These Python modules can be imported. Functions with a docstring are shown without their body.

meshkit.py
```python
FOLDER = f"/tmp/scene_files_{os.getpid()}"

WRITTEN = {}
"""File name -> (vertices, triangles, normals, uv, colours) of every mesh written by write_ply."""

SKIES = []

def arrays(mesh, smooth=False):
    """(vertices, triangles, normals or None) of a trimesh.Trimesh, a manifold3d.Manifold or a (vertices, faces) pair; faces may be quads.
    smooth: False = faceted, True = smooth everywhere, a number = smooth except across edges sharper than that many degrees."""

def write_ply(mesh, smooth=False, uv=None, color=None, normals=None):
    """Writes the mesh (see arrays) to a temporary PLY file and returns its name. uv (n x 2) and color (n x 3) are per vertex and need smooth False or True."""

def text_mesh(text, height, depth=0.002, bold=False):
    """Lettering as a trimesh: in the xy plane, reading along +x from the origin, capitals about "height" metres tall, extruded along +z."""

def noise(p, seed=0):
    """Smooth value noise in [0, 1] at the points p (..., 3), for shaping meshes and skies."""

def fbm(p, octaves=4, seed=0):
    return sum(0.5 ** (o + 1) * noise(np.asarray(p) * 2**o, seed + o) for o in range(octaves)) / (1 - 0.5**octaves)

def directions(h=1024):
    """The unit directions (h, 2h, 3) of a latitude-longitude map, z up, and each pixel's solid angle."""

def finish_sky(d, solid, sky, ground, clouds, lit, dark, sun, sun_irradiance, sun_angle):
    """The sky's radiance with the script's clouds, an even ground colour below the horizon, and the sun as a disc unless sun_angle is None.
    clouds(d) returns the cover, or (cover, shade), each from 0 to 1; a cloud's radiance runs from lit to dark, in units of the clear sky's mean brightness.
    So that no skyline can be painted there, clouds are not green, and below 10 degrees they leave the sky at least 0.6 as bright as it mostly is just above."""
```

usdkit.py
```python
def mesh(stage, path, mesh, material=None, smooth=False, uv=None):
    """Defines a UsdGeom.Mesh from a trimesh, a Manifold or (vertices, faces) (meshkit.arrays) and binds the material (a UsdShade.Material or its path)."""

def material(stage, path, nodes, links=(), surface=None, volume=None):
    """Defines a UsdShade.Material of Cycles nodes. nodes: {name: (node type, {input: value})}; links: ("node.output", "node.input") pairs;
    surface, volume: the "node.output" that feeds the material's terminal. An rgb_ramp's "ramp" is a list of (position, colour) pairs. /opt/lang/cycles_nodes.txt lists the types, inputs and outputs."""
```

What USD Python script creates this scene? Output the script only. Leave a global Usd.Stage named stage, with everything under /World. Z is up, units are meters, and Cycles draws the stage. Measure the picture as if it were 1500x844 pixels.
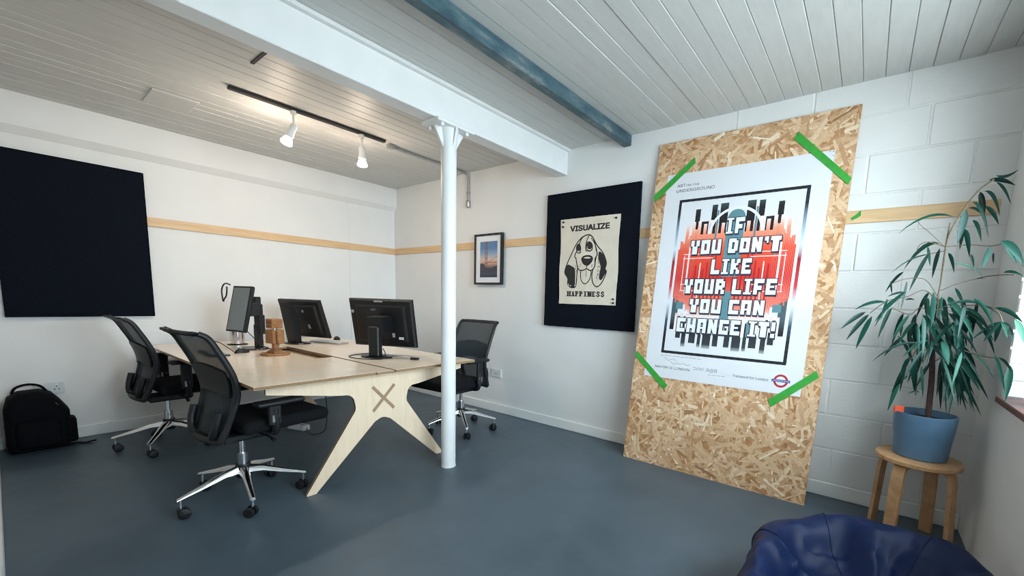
import math, random
import numpy as np
import trimesh
import manifold3d as m3
import shapely.geometry as sg
from shapely import affinity
from shapely.ops import unary_union
from pxr import Usd, UsdGeom, UsdShade, UsdLux, Gf, Sdf, Vt
import usdkit, meshkit

PI = math.pi
random.seed(11)
rng = np.random.default_rng(11)
stage = Usd.Stage.CreateInMemory()
UsdGeom.SetStageUpAxis(stage, UsdGeom.Tokens.z)
UsdGeom.SetStageMetersPerUnit(stage, 1.0)
UsdGeom.Xform.Define(stage, '/World')
stage.SetDefaultPrim(stage.GetPrimAtPath('/World'))

# ------------------------------------------------------------------ camera
EXPOSURE = 0.38
cam = UsdGeom.Camera.Define(stage, '/World/camera')
yaw, pitch, roll = 0.6445, -0.1238, 0.0316
fw = np.array([-math.sin(yaw) * math.cos(pitch), math.cos(yaw) * math.cos(pitch), math.sin(pitch)])
rt = np.array([math.cos(yaw), math.sin(yaw), 0.0])
up = np.cross(rt, fw)
r2 = rt * math.cos(roll) + up * math.sin(roll)
u2 = -rt * math.sin(roll) + up * math.cos(roll)
mt = np.eye(4)
mt[0, :3], mt[1, :3], mt[2, :3], mt[3, :3] = r2, u2, -fw, (4.8896, -3.1484, 1.1986)
cam.AddTransformOp().Set(Gf.Matrix4d(*mt.ravel().tolist()))
cam.CreateHorizontalApertureAttr(36.0)
cam.CreateVerticalApertureAttr(36.0 * 844 / 1500)
cam.CreateFocalLengthAttr(14.7055)
cam.CreateHorizontalApertureOffsetAttr(-1.3315)
cam.CreateVerticalApertureOffsetAttr(2.2546)
cam.CreateClippingRangeAttr(Gf.Vec2f(0.01, 100))
cam.CreateExposureAttr(EXPOSURE)

# ------------------------------------------------------------------ light
SKY_COLOR, SKY_STRENGTH = (0.80, 0.93, 1.0), 1.0
WINDOW_COLOR, WINDOW_POWER = (0.81, 0.92, 1.0), 6.0
LOW_SKY_COLOR, LOW_SKY_POWER = (0.60, 0.80, 1.0), 11.0
BULB_COLOR, BULB_POWER = (1.0, 0.87, 0.73), 330.0

dome = UsdLux.DomeLight.Define(stage, '/World/sky')
dome.CreateColorAttr(Gf.Vec3f(*SKY_COLOR))
dome.CreateIntensityAttr(SKY_STRENGTH)


def rect_light(name, loc, rot, w, h, color, intensity):
    l = UsdLux.RectLight.Define(stage, '/World/' + name)
    l.CreateWidthAttr(w)
    l.CreateHeightAttr(h)
    l.CreateColorAttr(Gf.Vec3f(*color))
    l.CreateIntensityAttr(intensity)
    l.AddTranslateOp().Set(Gf.Vec3d(*loc))
    l.AddRotateXYZOp().Set(Gf.Vec3f(*rot))
    return l


W, H, FRONT = 5.409, 2.509, -3.222          # room: left wall x=0, back wall y=0
WY0, WY1, WZ0, WZ1 = -2.75, -0.44, 0.83, 2.25   # window opening in the right wall
rect_light('daylight', (W + 1.35, -3.6, 1.95), (0, 78, 0), 3.4, 7.2, WINDOW_COLOR, WINDOW_POWER)


def aim_light(name, loc, target, w, h, color, intensity):
    z = np.array(loc, float) - np.array(target, float)
    z /= np.linalg.norm(z)
    x = np.cross([0, 0, 1.0], z)
    x /= np.linalg.norm(x)
    m = np.eye(4)
    m[0, :3], m[1, :3], m[2, :3], m[3, :3] = x, np.cross(z, x), z, loc
    l = UsdLux.RectLight.Define(stage, '/World/' + name)
    l.CreateWidthAttr(w)
    l.CreateHeightAttr(h)
    l.CreateColorAttr(Gf.Vec3f(*color))
    l.CreateIntensityAttr(intensity)
    l.AddTransformOp().Set(Gf.Matrix4d(*m.ravel().tolist()))


# the bright open sky along the outside of the building
aim_light('open_sky', (11.4, -3.7, 2.5), (5.3, -1.3, 1.3), 5.4, 3.2, LOW_SKY_COLOR, LOW_SKY_POWER)


# ------------------------------------------------------------------ helpers
def lin(r, g, b):
    f = lambda c: (c / 255 / 12.92) if c / 255 <= 0.04045 else ((c / 255 + 0.055) / 1.055) ** 2.4
    return (f(r), f(g), f(b))


def mul(c, k):
    return tuple(min(1.0, x * k) for x in c)


def mat(name, color, rough=0.5, metallic=0.0, spec=0.5, var=0.0, vscale=8.0, bump=0.0, bscale=60.0, stretch=(1, 1, 1), color2=None, ramp=(0.35, 0.65), detail=4, **pb):
    nodes = {'p': ('principled_bsdf', {'base_color': color, 'roughness': rough, 'metallic': metallic, 'specular_ior_level': spec, **pb})}
    links = []
    if var or color2 or bump:
        nodes['g'] = ('geometry', {})
        nodes['m'] = ('mapping', {'scale': stretch})
        links.append(('g.position', 'm.vector'))
    if var or color2:
        c0 = mul(color, 1 - var)
        c1 = color2 or mul(color, 1 + var)
        nodes['n'] = ('noise_texture', {'scale': vscale, 'detail': float(detail), 'roughness': 0.6})
        nodes['r'] = ('rgb_ramp', {'ramp': [(ramp[0], c0), (ramp[1], c1)]})
        links += [('m.vector', 'n.vector'), ('n.fac', 'r.fac'), ('r.color', 'p.base_color')]
    if bump:
        nodes['nb'] = ('noise_texture', {'scale': bscale, 'detail': 4.0})
        nodes['b'] = ('bump', {'strength': bump, 'distance': 0.004})
        links += [('m.vector', 'nb.vector'), ('nb.fac', 'b.height'), ('b.normal', 'p.normal')]
    return usdkit.material(stage, '/World/Looks/' + name, nodes, links, surface='p.BSDF')


_used = set()


def path_for(name, parent):
    base = (parent.GetPath().pathString if parent is not None else '/World') + '/' + name
    p, k = base, 0
    while p in _used or stage.GetPrimAtPath(p):
        k += 1
        p = f'{base}_{k:03d}'
    _used.add(p)
    return p


def keys(prim, **kw):
    for k, v in kw.items():
        if v:
            prim.SetCustomDataByKey(k, v)
    return prim


def obj(name, mesh, material, parent=None, smooth=35, **kw):
    m = usdkit.mesh(stage, path_for(name, parent), mesh, material, smooth=smooth)
    return keys(m.GetPrim(), **kw)


def thing(name, label, category, loc=(0, 0, 0), rz=0.0, group=None, kind=None):
    x = UsdGeom.Xform.Define(stage, path_for(name, None))
    x.AddTranslateOp().Set(Gf.Vec3d(*loc))
    x.AddRotateZOp().Set(rz)
    return keys(x.GetPrim(), label=label, category=category, group=group, kind=kind)


def sub(name, parent):
    return UsdGeom.Xform.Define(stage, path_for(name, parent)).GetPrim()


def cat(*ms):
    vs, fs, o = [], [], 0
    for m in ms:
        if hasattr(m, 'to_mesh'):
            t = m.to_mesh()
            v, f = t.vert_properties[:, :3], t.tri_verts
        elif isinstance(m, tuple):
            v, f = m
        else:
            v, f = m.vertices, m.faces
        f = np.asarray(f)
        if f.shape[1] == 4:
            f = np.vstack([f[:, [0, 1, 2]], f[:, [0, 2, 3]]])
        vs.append(np.asarray(v, float))
        fs.append(f + o)
        o += len(v)
    return np.vstack(vs), np.vstack(fs)


def vf(m):
    return cat(m)


def move(m, t=(0, 0, 0), R=None):
    v, f = vf(m)
    if R is not None:
        v = v @ np.asarray(R).T
    return v + np.asarray(t), f


def Rz(a):
    c, s = math.cos(a), math.sin(a)
    return np.array([[c, -s, 0], [s, c, 0], [0, 0, 1]])


def Rx(a):
    c, s = math.cos(a), math.sin(a)
    return np.array([[1, 0, 0], [0, c, -s], [0, s, c]])


def Ry(a):
    c, s = math.cos(a), math.sin(a)
    return np.array([[c, 0, s], [0, 1, 0], [-s, 0, c]])


def box(x0, x1, y0, y1, z0, z1, c=0.0):
    """Box, its edges chamfered by c."""
    if c <= 0:
        b = trimesh.creation.box((x1 - x0, y1 - y0, z1 - z0))
        return np.array(b.vertices) + [(x0 + x1) / 2, (y0 + y1) / 2, (z0 + z1) / 2], np.array(b.faces)
    pts = []
    for x, sx in ((x0, 1), (x1, -1)):
        for y, sy in ((y0, 1), (y1, -1)):
            for z, sz in ((z0, 1), (z1, -1)):
                pts += [(x, y + sy * c, z + sz * c), (x + sx * c, y, z + sz * c), (x + sx * c, y + sy * c, z)]
    return vf(m3.Manifold.hull_points(np.array(pts, np.float32)))


def rbox(sx, sy, sz, r, n=16, at=(0, 0, 0)):
    """Rounded box: the hull of spheres."""
    r = min(r, sx / 2.001, sy / 2.001, sz / 2.001)
    s = trimesh.creation.icosphere(subdivisions=2, radius=r).vertices
    pts = [s + [x * (sx / 2 - r), y * (sy / 2 - r), z * (sz / 2 - r)] for x in (-1, 1) for y in (-1, 1) for z in (-1, 1)]
    return move(m3.Manifold.hull_points(np.vstack(pts).astype(np.float32)), at)


def hull(pts):
    return vf(m3.Manifold.hull_points(np.asarray(pts, np.float32)))


def smooth_path(pts, n=6):
    P = np.asarray(pts, float)
    if len(P) < 3:
        return P
    out = []
    for i in range(len(P) - 1):
        p0, p1, p2, p3 = P[max(i - 1, 0)], P[i], P[i + 1], P[min(i + 2, len(P) - 1)]
        for k in range(n):
            t = k / n
            out.append(0.5 * (2 * p1 + (p2 - p0) * t + (2 * p0 - 5 * p1 + 4 * p2 - p3) * t * t + (3 * p1 - p0 - 3 * p2 + p3) * t ** 3))
    out.append(P[-1])
    return np.array(out)


def tube(pts, r, n=8, sm=0, sx=1.0):
    """Tube along points; r is a number or one per point."""
    P = np.asarray(pts, float)
    rr = np.broadcast_to(np.asarray(r, float), (len(P),)).copy()
    if sm:
        t0 = np.linspace(0, 1, len(P))
        Q = smooth_path(P, sm)
        rr = np.interp(np.linspace(0, 1, len(Q)), t0, rr)
        P = Q
    T = np.gradient(P, axis=0)
    T /= np.linalg.norm(T, axis=1, keepdims=True) + 1e-12
    a = np.array([0, 0, 1.0]) if abs(T[0][2]) < 0.9 else np.array([1.0, 0, 0])
    N = np.cross(T[0], a)
    N /= np.linalg.norm(N)
    rings = []
    for i in range(len(P)):
        N = N - T[i] * (N @ T[i])
        N /= np.linalg.norm(N)
        B = np.cross(T[i], N)
        ang = np.arange(n) * 2 * PI / n
        rings.append(P[i] + rr[i] * (np.cos(ang)[:, None] * N * sx + np.sin(ang)[:, None] * B))
    v = np.vstack(rings + [P[0], P[-1]])
    f = []
    L = len(P)
    for i in range(L - 1):
        for k in range(n):
            a0, a1, b0, b1 = i * n + k, i * n + (k + 1) % n, (i + 1) * n + k, (i + 1) * n + (k + 1) % n
            f += [(a0, a1, b1), (a0, b1, b0)]
    for k in range(n):
        f += [(L * n, (k + 1) % n, k), (L * n + 1, (L - 1) * n + k, (L - 1) * n + (k + 1) % n)]
    return v, np.array(f)


def lathe(prof, n=32, at=(0, 0, 0), R=None):
    """Revolve (r, z) pairs about z; ends closed by their own points on the axis."""
    v, f = [], []
    for r, z in prof:
        for k in range(n):
            a = 2 * PI * k / n
            v.append((r * math.cos(a), r * math.sin(a), z))
    m = len(prof)
    for i in range(m - 1):
        for k in range(n):
            a0, a1, b0, b1 = i * n + k, i * n + (k + 1) % n, (i + 1) * n + k, (i + 1) * n + (k + 1) % n
            f += [(a0, a1, b1), (a0, b1, b0)]
    return move((np.array(v), np.array(f)), at, R)


def cyl(p0, p1, r, n=16):
    p0, p1 = np.asarray(p0, float), np.asarray(p1, float)
    return tube([p0, p1], r, n)


def extr(poly, d):
    """Extrudes a shapely (multi)polygon by d along +z."""
    gs = [g for g in getattr(poly, 'geoms', [poly]) if g.geom_type == 'Polygon' and g.area > 1e-9]
    ms = [trimesh.creation.extrude_polygon(g, d, engine='earcut') for g in gs]
    return cat(*ms)


def stroke(pts, w, cap='round'):
    return sg.LineString(pts).buffer(w / 2, cap_style=1 if cap == 'round' else 2, resolution=5)


def plane_map(m, o, ux, vx, nx):
    """(x, y, z) of a flat mesh -> o + x*ux + y*vx + z*nx"""
    v, f = vf(m)
    A = np.stack([ux, vx, nx])
    v = v @ A + np.asarray(o)
    if np.linalg.det(A) < 0:
        f = f[:, ::-1]
    return v, f


def grid_mesh(P):
    """(n, m, 3) points -> open sheet."""
    n, m = P.shape[:2]
    i = np.arange(n * m).reshape(n, m)
    f = np.stack([i[:-1, :-1], i[1:, :-1], i[1:, 1:], i[:-1, 1:]], -1).reshape(-1, 4)
    return P.reshape(-1, 3), np.vstack([f[:, [0, 1, 2]], f[:, [0, 2, 3]]])


def sheet(P, t):
    """(n, m, 3) points -> closed sheet of thickness t (offset against the normals)."""
    du, dv = np.gradient(P, axis=0), np.gradient(P, axis=1)
    N = np.cross(du, dv)
    N /= np.linalg.norm(N, axis=-1, keepdims=True) + 1e-12
    n, m = P.shape[:2]
    a, fa = grid_mesh(P + N * t / 2)
    b, fb = grid_mesh(P - N * t / 2)
    i = np.arange(n * m).reshape(n, m)
    rim = np.concatenate([i[:, 0], i[-1, 1:], i[-2::-1, -1], i[0, -2:0:-1]])
    nxt = np.roll(rim, -1)
    o = n * m
    side = np.vstack([np.stack([rim, nxt, nxt + o], 1), np.stack([rim, nxt + o, rim + o], 1)])
    return np.vstack([a, b]), np.vstack([fa, fb[:, ::-1] + o, side])


# ------------------------------------------------------------------ materials
M = {}
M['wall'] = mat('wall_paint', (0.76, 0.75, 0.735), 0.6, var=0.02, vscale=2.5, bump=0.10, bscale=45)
M['block'] = mat('block_paint', (0.76, 0.755, 0.74), 0.55, var=0.02, vscale=4, bump=0.35, bscale=55)
M['mortar'] = mat('mortar_paint', (0.74, 0.735, 0.72), 0.7, bump=0.3, bscale=90)
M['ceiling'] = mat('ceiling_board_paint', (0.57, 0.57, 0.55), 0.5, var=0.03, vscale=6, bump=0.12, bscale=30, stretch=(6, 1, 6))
M['beam'] = mat('beam_paint', (0.74, 0.74, 0.73), 0.45, var=0.02, vscale=7, bump=0.12, bscale=25)
M['trim'] = mat('skirting_paint', (0.78, 0.78, 0.76), 0.4, bump=0.08, bscale=20)
M['floor'] = usdkit.material(stage, '/World/Looks/floor_paint', {
    'g': ('geometry', {}), 'n1': ('noise_texture', {'scale': 1.6, 'detail': 6.0, 'roughness': 0.65}), 'n2': ('noise_texture', {'scale': 14.0, 'detail': 6.0, 'roughness': 0.7}),
    'mx': ('mix_float', {'fac': 0.35}), 'r': ('rgb_ramp', {'ramp': [(0.3, (0.054, 0.078, 0.100)), (0.55, (0.080, 0.114, 0.145)), (0.75, (0.112, 0.152, 0.188))]}),
    'rr': ('rgb_ramp', {'ramp': [(0.3, (0.36, 0.36, 0.36)), (0.7, (0.52, 0.52, 0.52))]}),
    'b': ('bump', {'strength': 0.12, 'distance': 0.004}), 'p': ('principled_bsdf', {'specular_ior_level': 0.45})},
    [('g.position', 'n1.vector'), ('g.position', 'n2.vector'), ('n1.fac', 'mx.a'), ('n2.fac', 'mx.b'), ('mx.result', 'r.fac'), ('r.color', 'p.base_color'),
     ('n2.fac', 'rr.fac'), ('rr.color', 'p.roughness'), ('n2.fac', 'b.height'), ('b.normal', 'p.normal')], surface='p.BSDF')


def wood(name, c0, c1, scale=9.0, stretch=(1, 1, 1), rough=0.45, spec=0.4):
    return usdkit.material(stage, '/World/Looks/' + name, {
        'g': ('geometry', {}), 'm': ('mapping', {'scale': stretch}), 'n': ('noise_texture', {'scale': scale, 'detail': 5.0, 'roughness': 0.62, 'distortion': 0.4}),
        'r': ('rgb_ramp', {'ramp': [(0.3, c0), (0.7, c1)]}), 'b': ('bump', {'strength': 0.05, 'distance': 0.002}), 'p': ('principled_bsdf', {'roughness': rough, 'specular_ior_level': spec})},
        [('g.position', 'm.vector'), ('m.vector', 'n.vector'), ('n.fac', 'r.fac'), ('r.color', 'p.base_color'), ('n.fac', 'b.height'), ('b.normal', 'p.normal')], surface='p.BSDF')


M['rail_y'] = wood('rail_wood_along_left_wall', lin(206, 168, 124), lin(226, 192, 150), 6, (8, 0.6, 10))
M['rail_x'] = wood('rail_wood_along_back_wall', lin(206, 168, 124), lin(226, 192, 150), 6, (0.6, 8, 10))


def ply(name, axis, c0, c1, rough=0.3):
    """Plywood: thin layers across one axis (they only show on cut edges) under a birch face."""
    k = 'xyz'.index(axis)
    st = [1.2, 1.2, 1.2]
    st[(k + 1) % 3] = 9
    sep = 'separate_xyz'
    return usdkit.material(stage, '/World/Looks/' + name, {
        'g': ('geometry', {}), 's': (sep, {}), 'sn': (sep, {}), 'm': ('mapping', {'scale': tuple(st)}), 'n': ('noise_texture', {'scale': 5.0, 'detail': 5.0, 'roughness': 0.6, 'distortion': 0.5}),
        'r': ('rgb_ramp', {'ramp': [(0.3, c0), (0.7, c1)]}),
        'k': ('math', {'math_type': 'multiply', 'value2': 2 * PI / 0.0036}), 'sn2': ('math', {'math_type': 'sine'}), 'e': ('rgb_ramp', {'ramp': [(0.0, lin(120, 92, 66)), (0.5, lin(178, 146, 112))]}),
        'ab': ('math', {'math_type': 'absolute'}), 'lt': ('math', {'math_type': 'less_than', 'value2': 0.5}), 'mx': ('mix', {}),
        'p': ('principled_bsdf', {'roughness': rough, 'specular_ior_level': 0.45})},
        [('g.position', 's.vector'), ('g.true_normal', 'sn.vector'), ('g.position', 'm.vector'), ('m.vector', 'n.vector'), ('n.fac', 'r.fac'), ('s.' + axis, 'k.value1'), ('k.value', 'sn2.value1'), ('sn2.value', 'e.fac'),
         ('sn.' + axis, 'ab.value1'), ('ab.value', 'lt.value1'), ('lt.value', 'mx.fac'), ('r.color', 'mx.color1'), ('e.color', 'mx.color2'), ('mx.color', 'p.base_color')], surface='p.BSDF')


BIRCH0, BIRCH1 = lin(236, 217, 194), lin(244, 229, 209)
M['ply_top'] = ply('birch_ply_flat', 'z', BIRCH0, BIRCH1, 0.22)
M['ply_leg'] = ply('birch_ply_upright', 'x', lin(228, 203, 174), lin(238, 215, 188), 0.4)
M['ply_rail'] = ply('birch_ply_rail', 'y', BIRCH0, BIRCH1, 0.4)
M['inlay'] = mat('inlay_strip', lin(160, 130, 102), 0.5, var=0.08, vscale=30)
M['black'] = mat('black_plastic', (0.0045, 0.005, 0.007), 0.5, bump=0.05, bscale=300)
M['black_gloss'] = mat('black_gloss_plastic', (0.010, 0.010, 0.012), 0.25)
M['fabric'] = mat('black_seat_fabric', (0.006, 0.0065, 0.008), 0.9, spec=0.2, var=0.25, vscale=90, bump=0.3, bscale=400)
M['felt'] = mat('board_felt', (0.0042, 0.0062, 0.0115), 0.95, spec=0.12, var=0.2, vscale=60, bump=0.25, bscale=350)
M['nylon'] = mat('backpack_nylon', (0.003, 0.003, 0.005), 0.8, spec=0.15, var=0.2, vscale=40, bump=0.25, bscale=250)
M['bean'] = mat('bean_bag_nylon', (0.0006, 0.0090, 0.052), 0.5, spec=0.24, var=0.12, vscale=12, bump=0.12, bscale=220)
M['chrome'] = mat('chrome', (0.75, 0.76, 0.78), 0.16, metallic=1.0)
M['steel'] = mat('galvanised_steel', (0.45, 0.46, 0.46), 0.35, metallic=1.0, var=0.15, vscale=30)
M['grey'] = mat('grey_plastic', (0.35, 0.35, 0.36), 0.4)
M['white_plastic'] = mat('white_plastic', (0.78, 0.79, 0.80), 0.35)
M['socket'] = mat('socket_plastic', (0.62, 0.64, 0.66), 0.35)
M['cable'] = mat('cable_rubber', (0.012, 0.012, 0.013), 0.5)
M['paper_white'] = mat('poster_paper', (0.71, 0.71, 0.735), 0.40, bump=0.30, bscale=9)
M['paper_cream'] = mat('aged_poster_paper', lin(220, 208, 190), 0.8, var=0.04, vscale=9, bump=0.2, bscale=12)
M['ink'] = mat('black_ink', (0.010, 0.010, 0.012), 0.6)
M['ink_grey'] = mat('grey_ink', lin(120, 122, 128), 0.6)
M['ink_navy'] = mat('navy_ink', lin(38, 44, 60), 0.6)
M['ink_white'] = mat('white_ink', (0.76, 0.76, 0.78), 0.5)
M['ink_blue'] = mat('blue_ink', lin(40, 62, 130), 0.5)
M['ink_crimson'] = mat('crimson_ink', lin(176, 40, 62), 0.5)
M['tape'] = mat('green_tape', lin(52, 152, 52), 0.55, var=0.08, vscale=25, bump=0.15, bscale=60)
M['track'] = mat('track_black_metal', (0.014, 0.012, 0.012), 0.5)
M['lamp'] = mat('lamp_white_enamel', (0.78, 0.77, 0.74), 0.3)
M['pot'] = mat('pot_glaze', lin(88, 122, 152), 0.45, var=0.05, vscale=10, bump=0.06, bscale=60)
M['soil'] = mat('potting_soil', (0.02, 0.014, 0.010), 0.95, var=0.5, vscale=60, bump=0.9, bscale=90)
M['bark'] = mat('plant_bark', lin(74, 52, 50), 0.8, var=0.3, vscale=60, bump=0.5, bscale=120)
M['twig'] = mat('plant_twig', lin(116, 104, 84), 0.7, var=0.15, vscale=80)
M['stool'] = wood('stool_birch', lin(186, 140, 98), lin(214, 170, 126), 7, (3, 3, 3), 0.4)
M['sill'] = mat('sill_tile', lin(104, 68, 62), 0.5, var=0.2, vscale=14, bump=0.1, bscale=40)
M['redpot'] = mat('dark_red_pot', lin(112, 34, 40), 0.35)
M['slot'] = mat('dark_slot', (0.03, 0.03, 0.032), 0.8)
M['robot'] = wood('toy_wood', lin(132, 88, 52), lin(170, 120, 76), 30, (1, 1, 4), 0.5)
M['robot_dark'] = mat('toy_face_marks', lin(70, 44, 30), 0.6)
M['orange'] = mat('orange_plastic', lin(226, 84, 50), 0.5)
M['screen'] = mat('monitor_screen', (0.30, 0.335, 0.335), 0.3, spec=0.5)
M['keycap'] = mat('keyboard_keys', (0.70, 0.71, 0.73), 0.45)
M['alu'] = mat('aluminium', (0.62, 0.63, 0.65), 0.35, metallic=1.0)
M['beam2'] = usdkit.material(stage, '/World/Looks/weathered_steel_paint', {
    'g': ('geometry', {}), 'm': ('mapping', {'scale': (5, 1.6, 5)}), 'n': ('noise_texture', {'scale': 2.2, 'detail': 6.0, 'roughness': 0.7}), 'n2': ('noise_texture', {'scale': 11.0, 'detail': 5.0}),
    'r': ('rgb_ramp', {'ramp': [(0.30, lin(42, 58, 70)), (0.46, lin(62, 90, 100)), (0.56, lin(84, 104, 110)), (0.68, lin(140, 142, 140))]}), 'b': ('bump', {'strength': 0.3, 'distance': 0.004}),
    'p': ('principled_bsdf', {'roughness': 0.45, 'metallic': 0.15})},
    [('g.position', 'm.vector'), ('m.vector', 'n.vector'), ('m.vector', 'n2.vector'), ('n.fac', 'r.fac'), ('r.color', 'p.base_color'), ('n2.fac', 'b.height'), ('b.normal', 'p.normal')], surface='p.BSDF')
# open weave of the chair backs
M['mesh'] = usdkit.material(stage, '/World/Looks/chair_mesh_weave', {
    'd': ('principled_bsdf', {'base_color': (0.030, 0.042, 0.052), 'roughness': 0.7, 'specular_ior_level': 0.3}), 't': ('transparent_bsdf', {}), 'x': ('mix_closure', {'fac': 0.68})},
    [('t.BSDF', 'x.closure1'), ('d.BSDF', 'x.closure2')], surface='x.closure')
M['glass'] = usdkit.material(stage, '/World/Looks/window_glass', {
    't': ('transparent_bsdf', {'color': (0.97, 0.99, 0.98)}), 'gl': ('glossy_bsdf', {'roughness': 0.02}), 'f': ('fresnel', {'IOR': 1.45}), 'g': ('geometry', {}), 'fr': ('math', {'math_type': 'subtract', 'value1': 1.0}), 'mu': ('math', {'math_type': 'multiply'}), 'x': ('mix_closure', {})},
    [('g.backfacing', 'fr.value2'), ('f.fac', 'mu.value1'), ('fr.value', 'mu.value2'), ('mu.value', 'x.fac'), ('t.BSDF', 'x.closure1'), ('gl.BSDF', 'x.closure2')], surface='x.closure')
M['bulb'] = usdkit.material(stage, '/World/Looks/lit_bulb', {'e': ('emission', {'color': BULB_COLOR, 'strength': BULB_POWER})}, [], surface='e.emission')
M['bulb_side'] = usdkit.material(stage, '/World/Looks/glowing_bulb_side', {'e': ('emission', {'color': (1.0, 0.60, 0.28), 'strength': 26.0})}, [], surface='e.emission')
M['leaf'] = usdkit.material(stage, '/World/Looks/leaf', {
    'o': ('object_info', {}), 'r': ('rgb_ramp', {'ramp': [(0.0, (0.004, 0.032, 0.026)), (0.5, (0.007, 0.058, 0.043)), (0.85, (0.016, 0.10, 0.066)), (1.0, (0.04, 0.17, 0.11))]}),
    'p': ('principled_bsdf', {'roughness': 0.42, 'specular_ior_level': 0.35}), 't': ('translucent_bsdf', {}), 'x': ('mix_closure', {'fac': 0.18})},
    [('o.random', 'r.fac'), ('r.color', 'p.base_color'), ('r.color', 't.color'), ('p.BSDF', 'x.closure1'), ('t.BSDF', 'x.closure2')], surface='x.closure')
M['osb'] = mat('strand_board_core', lin(176, 128, 82), 0.6, var=0.25, vscale=25)
M['flake'] = usdkit.material(stage, '/World/Looks/strand_flake', {
    'g': ('geometry', {}), 'tn': ('attribute', {'attribute': 'tone'}), 'n': ('noise_texture', {'scale': 60.0, 'detail': 4.0}),
    'r': ('rgb_ramp', {'ramp': [(0.0, lin(156, 110, 76)), (0.10, lin(192, 147, 108)), (0.45, lin(216, 178, 140)), (0.78, lin(226, 192, 156)), (0.94, lin(241, 219, 190)), (1.0, lin(248, 236, 218))]}),
    'h': ('mix', {'mix_type': 'multiply', 'fac': 0.35}), 'gr': ('rgb_ramp', {'ramp': [(0.3, (0.6, 0.55, 0.5)), (0.65, (1, 1, 1))]}), 'p': ('principled_bsdf', {'roughness': 0.5, 'specular_ior_level': 0.4})},
    [('tn.fac', 'r.fac'), ('g.position', 'n.vector'), ('n.fac', 'gr.fac'), ('r.color', 'h.color1'), ('gr.color', 'h.color2'), ('h.color', 'p.base_color')], surface='p.BSDF')


def zramp(name, stops, rough=0.5, axis='z', lo=0.0, hi=1.0):
    """A print whose ink runs through a ramp along one world axis."""
    return usdkit.material(stage, '/World/Looks/' + name, {
        'g': ('geometry', {}), 's': ('separate_xyz', {}), 'm': ('map_range', {'from_min': lo, 'from_max': hi, 'clamp': True}), 'r': ('rgb_ramp', {'ramp': stops}), 'p': ('principled_bsdf', {'roughness': rough})},
        [('g.position', 's.vector'), ('s.' + axis, 'm.value'), ('m.result', 'r.fac'), ('r.color', 'p.base_color')], surface='p.BSDF')

# ------------------------------------------------------------------ the setting
obj('floor', box(-0.1, W + 0.1, FRONT - 0.1, 0.1, -0.08, 0.0), M['floor'], kind='structure', label='grey-blue painted concrete floor', smooth=False)
# left wall with its slightly proud pier near the corner
obj('wall_left', cat(box(-0.12, 0.0, FRONT - 0.1, 0.1, 0, H + 0.05), box(-0.02, 0.006, -0.60, 0.0, 0.0, 2.285, 0.005)), M['wall'], kind='structure', label='white plastered left wall', smooth=False)
obj('wall_front', box(-0.1, W + 0.1, FRONT - 0.12, FRONT, 0, H + 0.05), M['wall'], kind='structure', label='white wall behind the camera', smooth=False)
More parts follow.
